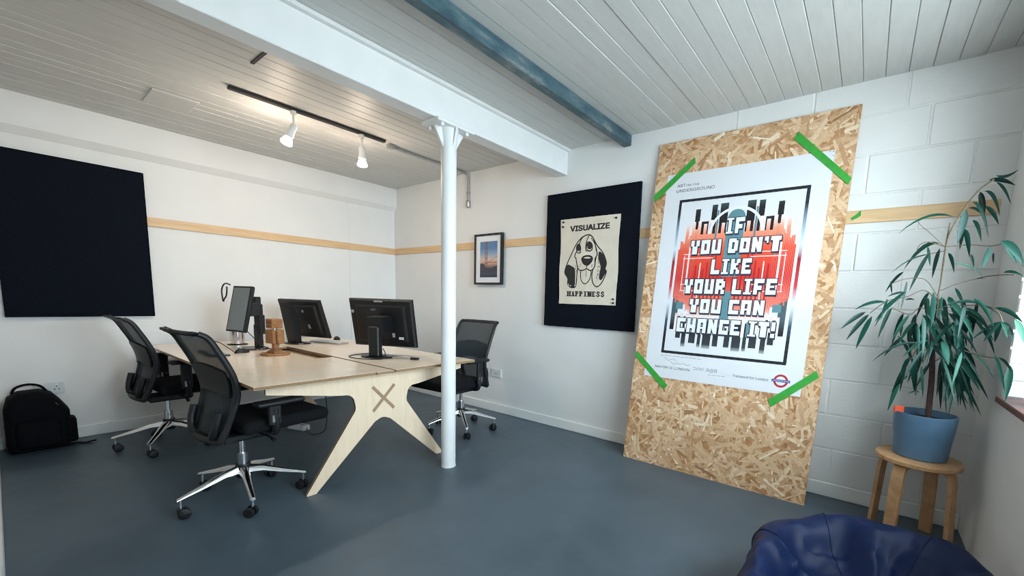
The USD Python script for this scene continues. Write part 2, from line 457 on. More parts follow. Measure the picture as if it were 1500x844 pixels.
# back wall: plaster on the left, painted concrete blocks on the right
XB = 4.05
wb = keys(UsdGeom.Xform.Define(stage, path_for('wall_back', None)).GetPrim(), kind='structure', label='white back wall, plastered on the left and of painted concrete blocks on the right')
obj('plaster', box(-0.1, XB, 0.0, 0.12, 0, H + 0.05), M['wall'], wb, smooth=False)
obj('mortar', box(XB, W + 0.1, 0.0035, 0.12, 0, H + 0.05), M['mortar'], wb, smooth=False)
joints = {10: 4.05, 9: 5.06, 8: 4.803, 7: 5.06, 6: 4.79, 5: 5.02, 4: 4.97, 3: 4.99, 2: 4.74, 1: 5.03, 0: 4.79}
for row in range(11):
    z0, z1 = 0.087 + 0.2232 * (row - 0), 0.087 + 0.2232 * (row + 1)
    if row == 10:
        z0, z1 = 2.319, H + 0.04
    x = joints[row] - 0.45 * math.ceil((joints[row] - XB) / 0.45 - 1e-6)
    while x < W:
        x0, x1 = max(x + 0.004, XB), min(x + 0.446, W + 0.02)
        if x1 - x0 > 0.03:
            d = 0.0012 * rng.standard_normal()
            obj('block', box(x0, x1, -0.001 + d, 0.05, z0 + 0.004, z1 - 0.004, 0.004), M['block'], wb, smooth=False)
        x += 0.45
# right wall with the window opening and its deep reveal
D = 0.34
outer = trimesh.creation.box((D, -FRONT + 0.3, H + 0.1))
outer.apply_translation((W + D / 2, FRONT / 2, H / 2))
wr = keys(UsdGeom.Xform.Define(stage, path_for('wall_right', None)).GetPrim(), kind='structure', label='white wall on the right with a deep window opening')
pl = m3.Manifold(m3.Mesh(np.asarray(outer.vertices, np.float32), np.asarray(outer.faces, np.uint32))) - m3.Manifold.cube((D + 0.4, WY1 - WY0, WZ1 - WZ0)).translate((W - 0.2, WY0, WZ0))
obj('plaster', vf(pl), M['wall'], wr, smooth=False)
z, k = WZ0 + 0.002, 0
while z < WZ1 - 0.02:
    h = min(0.066, WZ1 - z - 0.004)
    cuts = [0, 0.215, D] if k % 2 == 0 else [0, 0.105, 0.32, D]
    for a, b in zip(cuts[:-1], cuts[1:]):
        if b - a > 0.03:
            obj('brick', box(W + a + 0.002, W + b - 0.003, WY1 - 0.010 + 0.002 * rng.random(), WY1 + 0.03, z + 0.002, z + h, 0.003), M['wall'], wr, smooth=False)
    z += 0.075
    k += 1
w1 = keys(UsdGeom.Xform.Define(stage, path_for('window_1', None)).GetPrim(), kind='structure', label='white framed window in the right wall')
XF = W + 0.27
for y0, y1, z0, z1 in ((WY0, WY1, WZ0, WZ0 + 0.06), (WY0, WY1, WZ1 - 0.06, WZ1), (WY0, WY0 + 0.06, WZ0 + 0.06, WZ1 - 0.06), (WY1 - 0.06, WY1, WZ0 + 0.06, WZ1 - 0.06), (-1.625, -1.565, WZ0 + 0.06, WZ1 - 0.06)):
    obj('window_frame', box(XF, XF + 0.05, y0, y1, z0, z1, 0.004), M['trim'], w1, smooth=False)
for y0, y1 in ((WY0 + 0.06, -1.625), (-1.565, WY1 - 0.06)):
    obj('pane', box(XF + 0.02, XF + 0.026, y0, y1, WZ0 + 0.06, WZ1 - 0.06), M['glass'], w1, smooth=False)
obj('window_sill', box(W - 0.022, W + 0.27, WY0 - 0.03, WY1 - 0.003, WZ0 - 0.026, WZ0 + 0.001, 0.004), M['sill'], w1, smooth=False, label='dark red-brown tiled window sill')
# ceiling boards, all running towards the back wall
cl = keys(UsdGeom.Xform.Define(stage, path_for('ceiling', None)).GetPrim(), kind='structure', label='white painted boarded ceiling')
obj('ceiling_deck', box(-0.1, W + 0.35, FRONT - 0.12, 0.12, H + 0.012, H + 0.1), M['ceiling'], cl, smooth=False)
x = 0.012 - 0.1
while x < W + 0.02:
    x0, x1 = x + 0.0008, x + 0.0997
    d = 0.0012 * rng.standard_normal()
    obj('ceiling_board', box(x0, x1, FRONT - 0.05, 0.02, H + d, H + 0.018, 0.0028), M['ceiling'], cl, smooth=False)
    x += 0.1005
obj('trim_1', cat(box(0.0, 0.052, FRONT, 0.0, 2.290, H, 0.002), hull([(x_, y_, z_) for y_ in (FRONT, 0.0) for x_, z_ in ((0.0, 2.292), (0.052, 2.292), (0.052, 2.286), (0.006, 2.236), (0.0, 2.236))])), M['wall'], kind='structure', label='white boxed ledge along the top of the left wall', smooth=False)
obj('baseboard_left', cat(box(0.0, 0.016, FRONT, 0.0, 0.0, 0.092, 0.005)), M['trim'], kind='structure', label='white skirting board along the left wall', smooth=False)
obj('baseboard_back', box(0.016, W, -0.018, 0.0, 0.0, 0.092, 0.005), M['trim'], kind='structure', label='white skirting board along the back wall', smooth=False)
obj('baseboard_front', box(0.016, W, FRONT, FRONT + 0.014, 0.0, 0.092, 0.005), M['trim'], kind='structure', label='white skirting board along the wall behind the camera', smooth=False)

# white main beam, its column, and the weathered steel beam
t = thing('ceiling_beam', 'broad white painted beam resting on the round column', 'beam', (0, 0, 0))
obj('beam_body', box(2.541, 2.656, FRONT, 0.0, 2.295, H, 0.004), M['beam'], t, smooth=False)
obj('edge_strip', box(2.655, 2.688, FRONT, 0.0, 2.488, H, 0.003), M['beam'], t, smooth=False)
t = thing('steel_beam', 'slim weathered blue-grey steel beam fixed under the ceiling boards', 'beam')
pr_ = [(0, 0), (0.07, 0), (0.07, 0.079), (0, 0.079)]
obj('beam_body', box(3.205, 3.268, FRONT, -0.004, 2.428, H + 0.0, 0.003), M['beam2'], t, smooth=False)
obj('side_fillet', hull([(3.206, FRONT, 2.432), (3.206, -0.01, 2.432), (3.206, FRONT, H), (3.206, -0.01, H), (3.135, FRONT, H), (3.135, -0.01, H), (3.14, FRONT, H - 0.006), (3.14, -0.01, H - 0.006)]), M['ceiling'], t, smooth=False, label='white sloping fillet board beside the steel')
t = thing('support_column', 'round white cast iron column standing on the floor', 'column', (2.604, -1.275, 0))
obj('shaft', lathe([(0, 0), (0.053, 0.0), (0.0525, 0.006), (0.0505, 0.02), (0.050, 0.5), (0.050, 2.20), (0.056, 2.235), (0.06, 2.26), (0.06, 2.272), (0, 2.272)], 40), M['beam'], t)
obj('cap_plate', box(-0.09, 0.085, -0.15, 0.15, 2.272, 2.2945, 0.004), M['beam'], t, smooth=False)
for a in (0, 90, 180, 270):
    R = Rz(math.radians(a))
    L = 0.112 if a in (90, 270) else 0.080
    obj('bracket', move(hull([(x_, s * 0.007, z_) for s in (-1, 1) for x_, z_ in ((0.045, 2.272), (L, 2.272), (L, 2.258), (0.047, 2.15), (0.045, 2.15))]), (0, 0, 0), R), M['beam'], t, smooth=False)
for x_, y_ in ((0.06, 0.10), (0.06, -0.10), (-0.06, 0.10), (-0.06, -0.10)):
    obj('bolt', lathe([(0, 0), (0.013, 0), (0.013, 0.02), (0, 0.02)], 6, (x_, y_, 2.2525)), M['beam'], t, smooth=False)

# hatch, slot, electrical fittings
t = thing('ceiling_hatch', 'small flat square panel let into the ceiling boards near the left wall', 'panel', (0.82, -2.28, 0))
obj('panel', box(-0.155, 0.155, -0.125, 0.125, H - 0.008, H + 0.001, 0.003), M['ceiling'], t, smooth=False)
o_ = obj('ceiling_slot', box(1.90, 2.10, -2.142, -2.124, H - 0.006, H + 0.001), M['slot'], smooth=False)
keys(o_, label='short dark slot in the ceiling boards beside the white beam', category='slot')
t = thing('metal_conduit', 'thin metal pipe along the ceiling, bending down the back wall to a round end', 'pipe')
obj('pipe', tube(smooth_path([(1.405, -0.92, H - 0.016), (1.39, -0.45, H - 0.016), (1.385, -0.09, H - 0.016)], 3).tolist() + smooth_path([(1.385, -0.075, H - 0.017), (1.385, -0.032, H - 0.032), (1.385, -0.017, H - 0.075)], 6).tolist() + [(1.385, -0.017, 2.20)], 0.0125, 10), M['steel'], t)
obj('junction_box', box(1.383, 1.433, -0.965, -0.90, H - 0.036, H - 0.001, 0.006), M['steel'], t, smooth=False)
obj('end_box', rbox(0.052, 0.036, 0.078, 0.017, at=(1.385, -0.019, 2.185)), M['steel'], t)
for z_ in (2.30,):
    obj('clip', box(1.368, 1.402, -0.03, -0.001, z_ - 0.008, z_ + 0.008, 0.003), M['steel'], t, smooth=False)

# wooden rails round the walls
keys(obj('wooden_rail', box(0.006, 0.0165, FRONT, -0.0, 1.7085, 1.783, 0.002), M['rail_y'], smooth=False), label='pale wooden rail along the left wall', category='rail')
keys(obj('wooden_rail', box(0.0165, 5.375, -0.0125, -0.0025, 1.7085, 1.783, 0.002), M['rail_x'], smooth=False), label='pale wooden rail along the back wall', category='rail')


def socket(name, label, w, h, R, loc, n):
    t = thing(name, label, 'socket', loc)
    obj('face_plate', move(box(-w / 2, w / 2, -0.012, 0.0, -h / 2, h / 2, 0.003), (0, 0, 0), R), M['socket'], t, smooth=False)
    for k in range(n):
        cx_ = (k - (n - 1) / 2) * w / max(n, 1) * 0.95
        obj('socket_outlet', move(cat(*[box(cx_ + dx - 0.003, cx_ + dx + 0.003, -0.0126, -0.0100, dz - 0.005, dz + 0.005) for dx, dz in ((0, 0.014), (-0.011, -0.008), (0.011, -0.008))]), (0, 0, 0), R), M['slot'], t, smooth=False)
        obj('switch', move(box(cx_ - 0.006, cx_ + 0.006, -0.0165, -0.0115, h / 2 - 0.026, h / 2 - 0.008, 0.002), (0, 0, 0), R), M['white_plastic'], t, smooth=False)
    return t


socket('wall_socket', 'square single wall socket on the back wall beside the right-hand chair', 0.146, 0.086, np.eye(3), (1.828, 0.0, 0.417), 1)
socket('wall_socket', 'double wall socket on the left wall above the backpack', 0.150, 0.088, Rz(PI / 2), (0.0, -2.945, 0.415), 2)

# ------------------------------------------------------------------ track light
t = thing('track_light', 'black ceiling track with two lit white spot lamps', 'lamp')
obj('track', box(1.436, 1.474, -2.125, -1.02, H - 0.021, H - 0.0015, 0.003), M['track'], t, smooth=False)


def spot(y, d):
    d = np.array(d) / np.linalg.norm(d)
    a = sub('lamp_head', t)
    top = np.array([1.455, y, H - 0.021])
    obj('adapter', lathe([(0, 0), (0.019, 0), (0.019, -0.02), (0.014, -0.03), (0, -0.03)], 20, top), M['lamp'], a)
    J = top + [0, 0, -0.105]
    obj('stem', cyl(top + [0, 0, -0.028], J, 0.0075, 12), M['lamp'], a)
    obj('hinge', cyl(J + [-0.016, 0, 0], J + [0.016, 0, 0], 0.013, 14), M['lamp'], a)
    zz = d
    xx = np.cross([0, 1.0, 0.3], zz)
    xx /= np.linalg.norm(xx)
    R = np.stack([xx, np.cross(zz, xx), zz], 1)
    obj('holder', lathe([(0, -0.012), (0.020, -0.012), (0.024, -0.004), (0.024, 0.045), (0.030, 0.070), (0.030, 0.078), (0.0, 0.078)], 28, J, R), M['lamp'], a)
    b = obj('bulb', lathe([(0.0, 0.079), (0.018, 0.079), (0.027, 0.092), (0.037, 0.118), (0.0372, 0.120), (0, 0.120)], 28, J, R), M['bulb_side'], a)
    obj('lit_lens', lathe([(0.0, 0.1205), (0.0372, 0.1205), (0.0385, 0.127), (0.034, 0.137), (0.022, 0.143), (0, 0.145)], 28, J, R), M['bulb'], a)


spot(-1.739, (-0.42, -0.20, -0.72))
spot(-1.228, (-0.12, 0.08, -0.95))

# ------------------------------------------------------------------ strand board leaning on the back wall
OV = np.array([0.0, 0.10002, 0.99498])
OU = np.array([1.0, 0, 0])
ON = np.array([0.0, -0.99498, 0.10002])
OVS = OV + 0.0208 * OU
OO = np.array([3.4945 - 0.0208 * 1.2, -0.2595, 0.0])
BW, BH = 1.226, 2.395


def on_board(m, z=0.0):
    return plane_map(m, OO + ON * z, OU, OVS, ON)


t = thing('strand_board', 'tall raw strand board sheet leaning against the back wall', 'board')
obj('board', on_board(box(0, BW, 0, BH, -0.018, -0.0012, 0.0008)), M['osb'], t, smooth=False)
vs, fs, k = [], [], 0
NF = 3300
for i in range(NF):
    L_, w_ = rng.uniform(0.05, 0.17), rng.uniform(0.010, 0.036)
    a = rng.uniform(0, PI)
    cx_, cy_ = rng.uniform(-0.03, BW + 0.03), rng.uniform(-0.03, BH + 0.03)
    e = np.array([(-0.5, rng.uniform(-.4, .1)), (-0.42, 0.5 * rng.uniform(.6, 1)), (0.4, 0.5 * rng.uniform(.6, 1)), (0.5, rng.uniform(-.2, .3)), (0.38, -0.5 * rng.uniform(.5, 1)), (-0.4, -0.5 * rng.uniform(.5, 1))]) * [L_, w_]
    c_, s_ = math.cos(a), math.sin(a)
    e = e @ np.array([[c_, s_], [-s_, c_]]) + [cx_, cy_]
    e[:, 0] = np.clip(e[:, 0], 0.0, BW)
    e[:, 1] = np.clip(e[:, 1], 0.0, BH)
    a_, b_ = e[2] - e[0], e[4] - e[0]
    if abs(a_[0] * b_[1] - a_[1] * b_[0]) < 1e-6:
        continue
    zt = -0.0010 + 0.0010 * i / NF
    tl = rng.uniform(-1, 1, 2) * 0.00012
    zz = zt + (e - [cx_, cy_]) @ (tl / 0.05)
    vs.append(np.c_[e, np.minimum(zz, 0.0004)])
    fs.append(np.array([(0, 2, 1), (0, 3, 2), (0, 4, 3), (0, 5, 4)]) + k)
    k += 6
fl = np.vstack(fs)[:, ::-1]
ws = obj('wood_strand', on_board((np.vstack(vs), fl)), M['flake'], t, smooth=False, kind='stuff', label='overlapping pressed wood strands')
UsdGeom.PrimvarsAPI(ws).CreatePrimvar('tone', Sdf.ValueTypeNames.FloatArray, 'vertex').Set(Vt.FloatArray.FromNumpy(np.repeat(rng.beta(1.6, 1.6, len(vs)), 6).astype(np.float32)))

# ------------------------------------------------------------------ the big poster and its tapes
GLYPH = {'I': ['111', '010', '010', '010', '010', '010', '111'], 'F': ['11111', '11111', '11000', '11110', '11110', '11000', '11000'],
         'Y': ['11011', '11011', '11011', '01110', '01110', '01110', '01110'], 'O': ['11111', '11111', '11011', '11011', '11011', '11111', '11111'],
         'U': ['11011', '11011', '11011', '11011', '11011', '11111', '11111'], 'D': ['11110', '11111', '11011', '11011', '11011', '11111', '11110'],
         'N': ['11011', '11011', '11111', '11111', '11111', '11011', '11011'], 'T': ['11111', '11111', '01110', '01110', '01110', '01110', '01110'],
         'L': ['11000', '11000', '11000', '11000', '11000', '11111', '11111'], 'K': ['11011', '11011', '11110', '11100', '11110', '11011', '11011'],
         'E': ['11111', '11111', '11000', '11110', '11000', '11111', '11111'], 'R': ['11110', '11111', '11011', '11111', '11110', '11011', '11011'],
         'C': ['11111', '11111', '11000', '11000', '11000', '11111', '11111'], 'A': ['11111', '11111', '11011', '11011', '11111', '11011', '11011'],
         'H': ['11011', '11011', '11011', '11111', '11111', '11011', '11011'], 'G': ['11111', '11111', '11000', '11011', '11001', '11111', '11111'],
         '!': ['11', '11', '11', '11', '00', '11', '11'], "'": ['11', '11', '01', '00', '00', '00', '00'], ' ': ['00'] * 7}
GLYPH['I'] = ['1111', '0110', '0110', '0110', '0110', '0110', '1111']


def diagonal_n(x0, cw, ch):
    return sg.Polygon([(x0, 7 * ch), (x0 + 1.9 * cw, 7 * ch), (x0 + 5 * cw, 0), (x0 + 3.1 * cw, 0)])


def block_line(text, u0, u1, v0, v1):
    n = sum(len(GLYPH[c][0]) for c in text) + 0.9 * (len(text) - 1)
    cw, ch = (u1 - u0) / n, (v1 - v0) / 7
    x, marks = u0, []
    for c in text:
        g = GLYPH[c]
        bx = []
        for r, row in enumerate(g):
            for q, b in enumerate(row):
                if b == '1' and not (c == 'N' and q == 2):
                    bx.append(sg.box(x + q * cw - 1e-5, v1 - (r + 1) * ch - 1e-5, x + (q + 1) * cw + 1e-5, v1 - r * ch + 1e-5))
        if c == 'N':
            bx.append(affinity.translate(diagonal_n(x, cw, ch), 0, v0))
        if bx:
            s = unary_union(bx)
            marks.append(s.buffer(-0.0022, join_style=2).buffer(0.0012, join_style=2))
        else:
            marks.append(None)
        x += (len(g[0]) + 0.9) * cw
    words, cur = [], []
    for c, o in zip(text.replace(' ', ' '), marks):
        if o is None:
            words.append(unary_union(cur))
            cur = []
        else:
            cur.append(o)
    return words + [unary_union(cur)]


def text_at(s, h, u, v, w=None, bold=False):
    m = meshkit.text_mesh(s, h, 0.0003, bold)
    v_, f_ = np.array(m.vertices), np.array(m.faces)
    v_[:, 0] -= v_[:, 0].min()
    if w:
        v_[:, 0] *= w / v_[:, 0].max()
    v_[:, 0] += u
    v_[:, 1] += v
    return v_, f_


t = thing('art_poster', 'large white art poster taped to the strand board, lettered in white blocks over red', 'poster')
Z0 = 0.0016
n, m_ = 40, 56
uu, vv = np.meshgrid(np.linspace(0.092, 1.126, n), np.linspace(0.657, 2.153, m_), indexing='ij')
paper = np.stack([uu, vv, Z0 + 0 * uu], -1)
obj('paper', on_board(sheet(paper, 0.0004)), M['paper_white'], t, smooth=False)
# the printed frame: ink that runs from black over pale blue and crimson to black
zr = lambda v: v * 0.99498
fr0 = sg.box(0.205, 0.842, 1.026, 1.96).difference(sg.box(0.224, 0.861, 1.007, 1.941))
K = (0.010, 0.011, 0.016)
M['frame_ink'] = zramp('poster_frame_ink', [(0.0, K), (0.13, K), (0.22, lin(52, 78, 96)), (0.34, lin(214, 226, 232)), (0.44, lin(196, 60, 66)), (0.60, lin(150, 30, 40)), (0.68, lin(206, 220, 228)), (0.78, lin(150, 172, 184)), (0.90, lin(34, 38, 52)), (1.0, K)], 0.45, 'z', zr(0.842), zr(1.96))
obj('printed_border', on_board(extr(fr0, 0.0003), Z0 + 0.0002), M['frame_ink'], t, smooth=False, label='dark printed border whose ink fades to pale blue and crimson')
# backdrop: plain symmetric bars of red, black and grey
M['red_ink'] = zramp('poster_red_ink', [(0.0, lin(240, 224, 220)), (0.14, lin(232, 120, 100)), (0.42, lin(206, 44, 38)), (0.70, lin(226, 78, 48)), (0.88, lin(240, 150, 120)), (1.0, lin(244, 230, 226))], 0.45, 'z', zr(1.10), zr(1.80))
M['deepred_ink'] = zramp('poster_deep_red_ink', [(0.0, lin(206, 60, 54)), (0.35, lin(150, 24, 28)), (0.70, lin(190, 40, 34)), (1.0, lin(60, 14, 20))], 0.45, 'z', zr(1.02), zr(1.85))
M['blackbar_ink'] = zramp('poster_black_bar_ink', [(0.0, lin(206, 212, 214)), (0.10, lin(70, 80, 84)), (0.25, lin(20, 20, 24)), (0.80, lin(24, 22, 26)), (0.95, lin(60, 76, 78)), (1.0, lin(190, 200, 202))], 0.45, 'z', zr(1.60), zr(1.92))
M['lowbar_ink'] = zramp('poster_low_bar_ink', [(0.0, lin(214, 218, 220)), (0.2, lin(52, 58, 62)), (0.7, lin(22, 22, 26)), (1.0, lin(70, 90, 96))], 0.45, 'z', zr(0.88), zr(1.12))
M['teal_ink'] = mat('poster_teal_ink', lin(92, 132, 140), 0.45)
M['pale_ink'] = mat('poster_pale_pink_ink', lin(236, 206, 204), 0.45)
r3 = random.Random(4)
uc = 0.6155
layers = {'red': [], 'deepred': [], 'blackbar': [], 'lowbar': [], 'teal': [], 'pale': []}
mir = lambda a, b, v0, v1: [sg.box(uc + a, v0, uc + b, v1), sg.box(uc - b, v0, uc - a, v1)]
layers['red'] += mir(0.0, 0.245, 1.13, 1.70)
for q in range(13):
    a = 0.245 + q * 0.010
    layers['red'] += mir(a, a + 0.0092, 1.14 + 0.006 * q + 0.05 * r3.random(), 1.74 - 0.012 * q + 0.06 * r3.random())
for q in range(8):
    a = 0.03 + q * 0.04
    layers['red'] += mir(a, a + 0.022, 1.68, 1.74 + 0.06 * r3.random())
    layers['red'] += mir(a + 0.01, a + 0.03, 0.99 + 0.06 * r3.random(), 1.14)
for q in range(9):
    a = 0.02 + q * 0.026
    layers['deepred'] += mir(a, a + 0.010, 1.15 + 0.1 * r3.random(), 1.40 + 0.3 * r3.random())
for a, w_, v0, v1 in ((0.06, 0.052, 1.62, 1.905), (0.132, 0.036, 1.62, 1.90), (0.182, 0.05, 1.60, 1.79), (0.246, 0.034, 1.60, 1.88)):
    layers['blackbar'] += mir(a, a + w_, v0, v1)
for a, w_, v0, v1 in ((0.07, 0.055, 0.90, 1.09), (0.138, 0.022, 0.905, 1.09), (0.176, 0.045, 0.93, 1.06), (0.245, 0.03, 0.90, 1.12), (0.325, 0.045, 1.02, 1.26), (0.02, 0.035, 0.92, 1.05), (0.285, 0.035, 0.96, 1.12)):
    layers['lowbar'] += mir(a, a + w_, v0, v1)
for a, w_, v0, v1 in ((0.0, 0.03, 1.10, 1.30), (0.118, 0.012, 1.66, 1.86), (0.29, 0.05, 1.17, 1.22), (0.15, 0.03, 1.0, 1.1)):
    layers['teal'] += mir(a, a + w_, v0, v1)
for a, w_, v0, v1 in ((0.285, 0.012, 1.28, 1.62), (0.20, 0.008, 1.2, 1.5), (0.32, 0.006, 1.3, 1.55)):
    layers['pale'] += mir(a, a + w_, v0, v1)
for q, v0 in enumerate((1.30, 1.345, 1.53, 1.56)):
    layers['pale'] += mir(0.12, 0.33, v0, v0 + 0.006)
for q, (k_, mm) in enumerate((('blackbar', 'blackbar_ink'), ('lowbar', 'lowbar_ink'), ('red', 'red_ink'), ('deepred', 'deepred_ink'), ('teal', 'teal_ink'), ('pale', 'pale_ink'))):
    obj('printed_bars', on_board(extr(unary_union(layers[k_]), 0.0001), Z0 + 0.0002 + 0.00012 * (q + 1)), M[mm], t, smooth=False, kind='stuff')
ring = sg.Point(uc, 1.70).buffer(0.175, resolution=24).difference(sg.Point(uc, 1.70).buffer(0.157, resolution=24)).intersection(sg.box(0, 1.70, 2, 2))
obj('printed_arch', on_board(extr(ring, 0.0001), Z0 + 0.0011), M['ink_white'], t, smooth=False)
disc = unary_union([sg.box(uc - 0.055, 1.40, uc + 0.055, 1.80), sg.Point(uc, 1.80).buffer(0.055)])
obj('printed_arch', on_board(extr(disc, 0.0001), Z0 + 0.0012), M['teal_ink'], t, smooth=False)
for s, u0, u1, v0, v1 in (('IF', 0.556, 0.672, 1.692, 1.80), ("YOU DON'T", 0.329, 0.905, 1.560, 1.660), ('LIKE', 0.488, 0.748, 1.418, 1.522), ('YOUR LIFE', 0.316, 0.913, 1.282, 1.386), ('YOU CAN', 0.371, 0.858, 1.147, 1.246), ('CHANGE IT!', 0.297, 0.938, 1.006, 1.108)):
  for g in block_line(s, u0, u1, v0, v1):
    sh = unary_union([g.buffer(0.0048, join_style=2), affinity.translate(g, 0.003, -0.009).buffer(0.0035, join_style=2)])
    obj('lettering_shade', on_board(extr(sh, 0.0001), Z0 + 0.0014), M['ink_navy'], t, smooth=False)
    obj('lettering', on_board(extr(g, 0.0001), Z0 + 0.0017), M['ink_white'], t, smooth=False)
sm = [text_at('ART', 0.0205, 0.174, 2.055, 0.060), text_at('ON THE', 0.0135, 0.240, 2.0555, 0.092), text_at('UNDERGROUND', 0.0205, 0.172, 2.017, 0.270)]
sm += [text_at('MAYOR OF LONDON', 0.0165, 0.173, 0.728, 0.258), text_at('Transport for London', 0.0165, 0.722, 0.729, 0.216)]
for q in sm:
    obj('small_print', on_board(q, Z0 + 0.0002), M['ink_navy'], t, smooth=False)
obj('small_print', on_board(cat(text_at('A@B', 0.024, 0.545, 0.741, 0.074)), Z0 + 0.0002), M['ink_grey'], t, smooth=False)
sig = [stroke(smooth_path([(0.235 + 0.018 * i, 0.795 + 0.007 * math.sin(2.4 * i) + (0.010 if i % 4 == 0 else 0), 0) for i in range(6)], 4)[:, :2], 0.0018),
       stroke(smooth_path([(0.285 + 0.016 * i, 0.772 + 0.006 * math.sin(2.1 * i + 1) + (0.008 if i % 5 == 0 else 0), 0) for i in range(10)], 4)[:, :2], 0.0018),
       stroke(smooth_path([(0.455 + 0.012 * i, 0.757 + 0.005 * math.sin(2.6 * i), 0) for i in range(7)], 4)[:, :2], 0.002), stroke([(0.455, 0.744), (0.53, 0.749)], 0.0018)]
for q in sig:
    obj('handwriting', on_board(extr(q, 0.0002), Z0 + 0.0002), M['ink_navy'], t, smooth=False)
obj('fine_print', on_board(cat(*[extr(sg.box(0.205 + 0.03 * i, 0.8215, 0.205 + 0.03 * i + 0.022 + 0.004 * (i % 2), 0.8245), 0.0002) for i in range(10)], *[extr(sg.box(0.56 + 0.03 * i, 0.7205, 0.584 + 0.03 * i, 0.7230), 0.0002) for i in range(4)]), Z0 + 0.0002), M['ink_grey'], t, smooth=False, kind='stuff')
c0 = sg.Point(1.009, 0.740)
obj('roundel_ring', on_board(extr(c0.buffer(0.0415, resolution=24).difference(c0.buffer(0.0285, resolution=24)), 0.0002), Z0 + 0.0002), M['ink_crimson'], t, smooth=False)
obj('roundel_bar', on_board(extr(sg.box(0.957, 0.7325, 1.061, 0.7485), 0.0002), Z0 + 0.0005), M['ink_blue'], t, smooth=False)
obj('roundel_lettering', on_board(text_at('UNDERGROUND', 0.0085, 0.9625, 0.7362, 0.093), Z0 + 0.0008), M['ink_white'], t, smooth=False)

obj('pin_hole', on_board(cat(*[extr(affinity.translate(sg.Point(0, 0).buffer(0.0032, resolution=4), a, b), 0.0002) for a, b in ((1.117, 2.144), (1.120, 2.118), (1.100, 2.146))]), Z0 + 0.0002), M['ink_grey'], t, smooth=False, kind='stuff')
tapes = [('green tape strip across the upper left corner of the big poster', [(0.277, 2.256), (0.288, 2.214), (0.012, 1.967), (-0.004, 2.012)]),
         ('green tape strip across the upper right corner of the big poster', [(0.918, 2.300), (1.2255, 1.972), (1.214, 1.934), (0.893, 2.262)]),
         ('green tape strip across the lower left corner of the big poster', [(0.018, 0.832), (0.286, 0.606), (0.257, 0.573), (-0.001, 0.800)]),
         ('green tape strip across the lower right corner of the big poster', [(1.190, 0.828), (1.209, 0.790), (0.974, 0.566), (0.953, 0.610)])]
for lb, q in tapes:
    P = sg.Polygon(q)
    keys(obj('green_tape', on_board(extr(P, 0.0004), Z0 + 0.0024), M['tape'], smooth=False), label=lb, category='tape', group='green tape strips on the big poster')

# scrap of tape on the rail
g = [(4.752, 1.742), (4.774, 1.758), (4.797, 1.7835), (4.800, 1.752), (4.782, 1.738), (4.757, 1.726)]
keys(obj('green_tape', plane_map(extr(sg.Polygon(g), 0.0012), (0, -0.0126, 0), (1, 0, 0), (0, 0, 1), (0, -1, 0)), M['tape'], smooth=False), label='small torn scrap of green tape on the wooden rail', category='tape')

# ------------------------------------------------------------------ pin boards
t = thing('pin_board', 'large black felt pin board on the left wall above the backpack', 'board')
obj('felt_panel', box(0.017, 0.034, -3.108, -2.322, 0.957, 2.128, 0.002), M['felt'], t, smooth=False)
t = thing('pin_board', 'black felt pin board on the back wall behind the cartoon dog poster', 'board')
obj('felt_panel', box(2.467, 3.388, -0.034, -0.013, 0.962, 2.140, 0.002), M['felt'], t, smooth=False)

DQ = [(145, 247), (440, 210), (413, 662), (128, 660)]
PX0, PX1, PZ0, PZ1 = 2.634, 3.2215, 1.170, 1.909


def dog_uv(p):
    x, y = p
    v = 0.5
    for _ in range(5):
        xl = DQ[3][0] + (DQ[0][0] - DQ[3][0]) * v
        xr = DQ[2][0] + (DQ[1][0] - DQ[2][0]) * v
        u = (x - xl) / (xr - xl)
        yb = DQ[3][1] + (DQ[2][1] - DQ[3][1]) * u
        yt = DQ[0][1] + (DQ[1][1] - DQ[0][1]) * u
        v = (yb - y) / (yb - yt)
    return (PX0 + (PX1 - PX0) * u, PZ0 + (PZ1 - PZ0) * v)


def dg(pts, n=5, closed=True):
    P = np.array([dog_uv(p) for p in pts])
    if closed:
        Q = np.vstack([P[-2:], P, P[:3]])
        S = smooth_path(np.c_[Q, np.zeros(len(Q))], n)[:, :2]
        return S[2 * n:(2 + len(P)) * n]
    return smooth_path(np.c_[P, np.zeros(len(P))], n)[:, :2]


def fold(x, z):
    """The poster's creases and its waviness: how far the sheet stands off the board."""
    return 0.0040 + 0.0018 * np.sin(x * 17 + 1.5 * z) * np.sin(z * 9 + 0.6) + 0.0030 * np.exp(-np.abs(x - 2.925) / 0.02) + 0.0030 * np.exp(-np.abs(z - 1.335) / 0.015)


def on_dog(m, z):
    v, f = vf(m)
    for _ in range(2):
        v, f = trimesh.remesh.subdivide_to_size(v, f, 0.03)
    y = -0.0345 - fold(v[:, 0], v[:, 1]) - z - v[:, 2]
    return np.c_[v[:, 0], y, v[:, 1]], f


